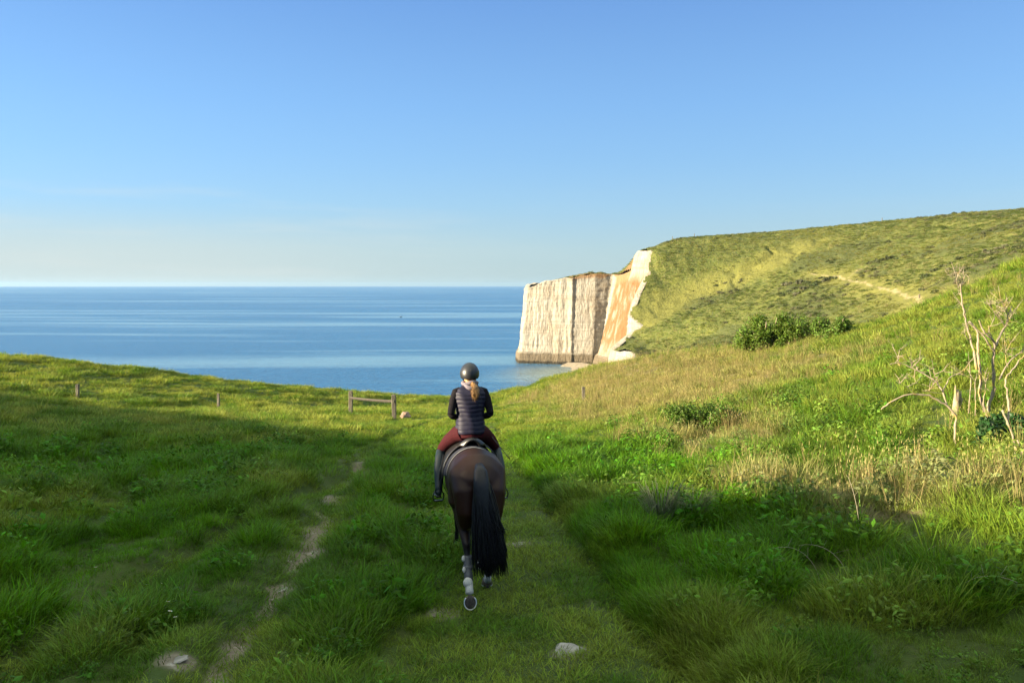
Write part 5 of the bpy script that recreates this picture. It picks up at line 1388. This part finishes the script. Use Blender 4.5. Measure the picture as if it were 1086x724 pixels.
# ------------------------------------------------------------------ single plants
def dry_stalk(p, L, bend, az, label, seed):
    g = Geo(); r = np.random.default_rng(seed); t = np.linspace(0, 1, 12)
    P = [(math.cos(az) * L * bend * q ** 1.6, math.sin(az) * L * bend * q ** 1.6, L * (q - bend * .55 * q ** 3) - .03) for q in t]
    g.tube(P, np.linspace(.0045, .002, 12), 6)
    for k in range(3):
        i = 5 + 2 * k; a = np.array(P[i]); g.tube([a, a + np.array((r.normal() * .06, r.normal() * .06, .10))], [.002, .001], 5)
    o = g.build('dry_stalk', simple('straw', (.26, .225, .15), .7, 30, .2)); o.location = at_ground(p); return tag(o, label, 'plant stalk')
dry_stalk(STALK[0], .75, .75, 3.3, 'pale dry stalk bending left in the shaded undergrowth on the right', 1)
dry_stalk(STALK[1], .95, .30, 1.8, 'tall upright dry stalk at the shadow edge on the right', 2)
dry_stalk(STALK[2], .55, .95, 2.7, 'short dry stalk lying over beside the upright stalk', 3)
dry_stalk(STALK[3], .60, 1.0, .1, 'dry stalk bent right over the green undergrowth', 4)
dry_stalk(STALK[4], .55, .9, -.6, 'low curved dry stalk nearest the right edge of the frame', 5)
def pale_clump(p, label, h, seed, col):
    r = np.random.default_rng(seed); g = Geo()
    for k in range(130):
        a = r.random() * 6.28; q = .13 * math.sqrt(r.random()); l = h * (.5 + .6 * r.random()); d = .22 + .5 * r.random()
        b = np.array((q * math.cos(a), q * math.sin(a), -.03)); v = np.array((math.cos(a), math.sin(a), 0))
        g.tube([b, b + v * l * d * .3 + (0, 0, l * .55), b + v * l * d * .8 + (0, 0, l * .95), b + v * l * d * 1.3 + (0, 0, l * .9)], [.003, .003, .0035, .001], 4)
    o = g.build('grass_clump', leaf_mat('pale_grass', col, trans=.3, var=.3)); o.location = at_ground(p); return tag(o, label, 'grass clump')
pale_clump(TUFTP[0], 'pale feathery grass clump beside the path edge in the shade', .62, 11, (.20, .24, .13))
pale_clump(TUFTP[1], 'smaller pale grass clump right of the feathery clump', .48, 12, (.15, .20, .09))
M_petal = simple('white_petals', (.78, .78, .74), .6); M_yolk = simple('yellow_disc', (.55, .38, .03), .7); M_stalk = simple('flower_stalk', (.06, .12, .02), .6)
def daisy():
    g = Geo(); g.tube([(0, 0, -.02), (.01, 0, .10), (.015, -.01, .19)], [.002, .002, .0018], 5); o = g.build('daisy', M_stalk)
    k = Geo(); c = np.array((.015, -.01, .192))
    for i in range(13):
        a = i / 13 * 6.283; v = np.array((math.cos(a), math.sin(a), .15)); w = np.array((-math.sin(a), math.cos(a), 0)) * .0042
        k.add([c + v * .004 - w * .5, c + v * .004 + w * .5, c + v * .017 + w, c + v * .020, c + v * .017 - w], F4=[(0, 1, 2, 4)], F3=[(2, 3, 4)])
    k.build('petals', M_petal, o, False); d = Geo(); d.ball(c + (0, 0, .001), (.0055, .0055, .003), 10, 6); d.build('disc', M_yolk, o)
    return o
d0 = daisy()
for k, p in enumerate(DAISY):
    o = d0 if k == 0 else dup(d0)
    o.location = at_ground(p, .03); o.rotation_euler = (-.5 + .3 * RS.random(), .3 * RS.random(), RS.random() * .8); s = .9 + .4 * RS.random(); o.scale = (s, s, s)
    tag(o, 'small white daisy in the shaded grass left of the rut', 'flower', 'daisies in the grass left of the rut')

# ------------------------------------------------------------------ far hill marks and the boat
def hill_post(x, y, h, w, seed, lab, grp=None):
    o = post_geo(w, h, seed).build('marker_post', M_wood, None, False); o.location = (x, y, ground(x, y)); return tag(o, lab, 'post', grp)
def sky_y(x_over_y, y0, y1):
    ys = np.linspace(y0, y1, 160); h = height(x_over_y * ys, ys); return ys[((h - 2.6) / ys).argmax()]
for px, lab in ((712, 'thin marker post on the far left of the hilltop skyline'), (735, 'thin marker post second from the left on the hilltop skyline'), (932, 'lone marker post on the middle of the hilltop skyline')):
    k = (px - 543) / 816; y = sky_y(k, 330, 480); hill_post(k * y, y, 1.7, .28, px, lab)
hill_post(HPATH2[4][0], HPATH2[4][1], 1.1, .28, 977, 'reddish waymark post beside the pale path on the far hill')
def boat():
    d = 42.6 / .0418; x = (425 - 543) / 816 * d
    M_hull = simple('blue_hull_paint', (.03, .06, .11), .4, 2, .2); M_cab = simple('grey_white_paint', (.45, .46, .46), .5)
    n = 13; ys = np.linspace(-1, 1, n); V = []
    for t in ys:
        w = 1.25 * (1 - max(0, t) ** 2.4) * (1 if t > -.9 else .95) + .03; sh = .75 + .45 * max(0, t) ** 2
        for k in range(9):
            a = -math.pi / 2 * (1 - k / 4)
            V.append((3.4 * t, w * math.sin(a) * (1 if abs(k - 4) > 3 else .9), sh - (sh + .45) * math.cos(a) ** 1.3 if 0 < k < 8 else sh))
    o = mesh_np('fishing_boat', np.array(V), [grid_faces(n, 9)], [M_hull]); solid(o, .08, -1)
    o.scale = (.5, .5, .6); o.location = (x, d, SEA + .12); o.rotation_euler = (0, 0, .25); tag(o, 'tiny dark fishing boat far out on the sea', 'boat')
    dk = Geo(); dk.box((-.3, 0, .45), (5.4, 1.9, .06)); dk.build('deck', M_cab, o)
    cb = Geo(); cb.box((.9, 0, 1.15), (1.3, 1.3, 1.35)); cb.box((.9, 0, 1.87), (1.6, 1.5, .08)); c = cb.build('wheelhouse', M_cab, o, False)
    w = Geo(); w.box((.9, 0, 1.45), (1.32, 1.0, .4)); w.box((.9, 0, 1.45), (.9, 1.32, .4)); w.build('window', simple('dark_glass', (.02, .03, .04), .1), c, False)
    m = Geo(); m.tube([(.4, 0, 1.8), (.4, 0, 3.4)], [.05, .03], 8); m.build('mast', M_wood, o)
boat()
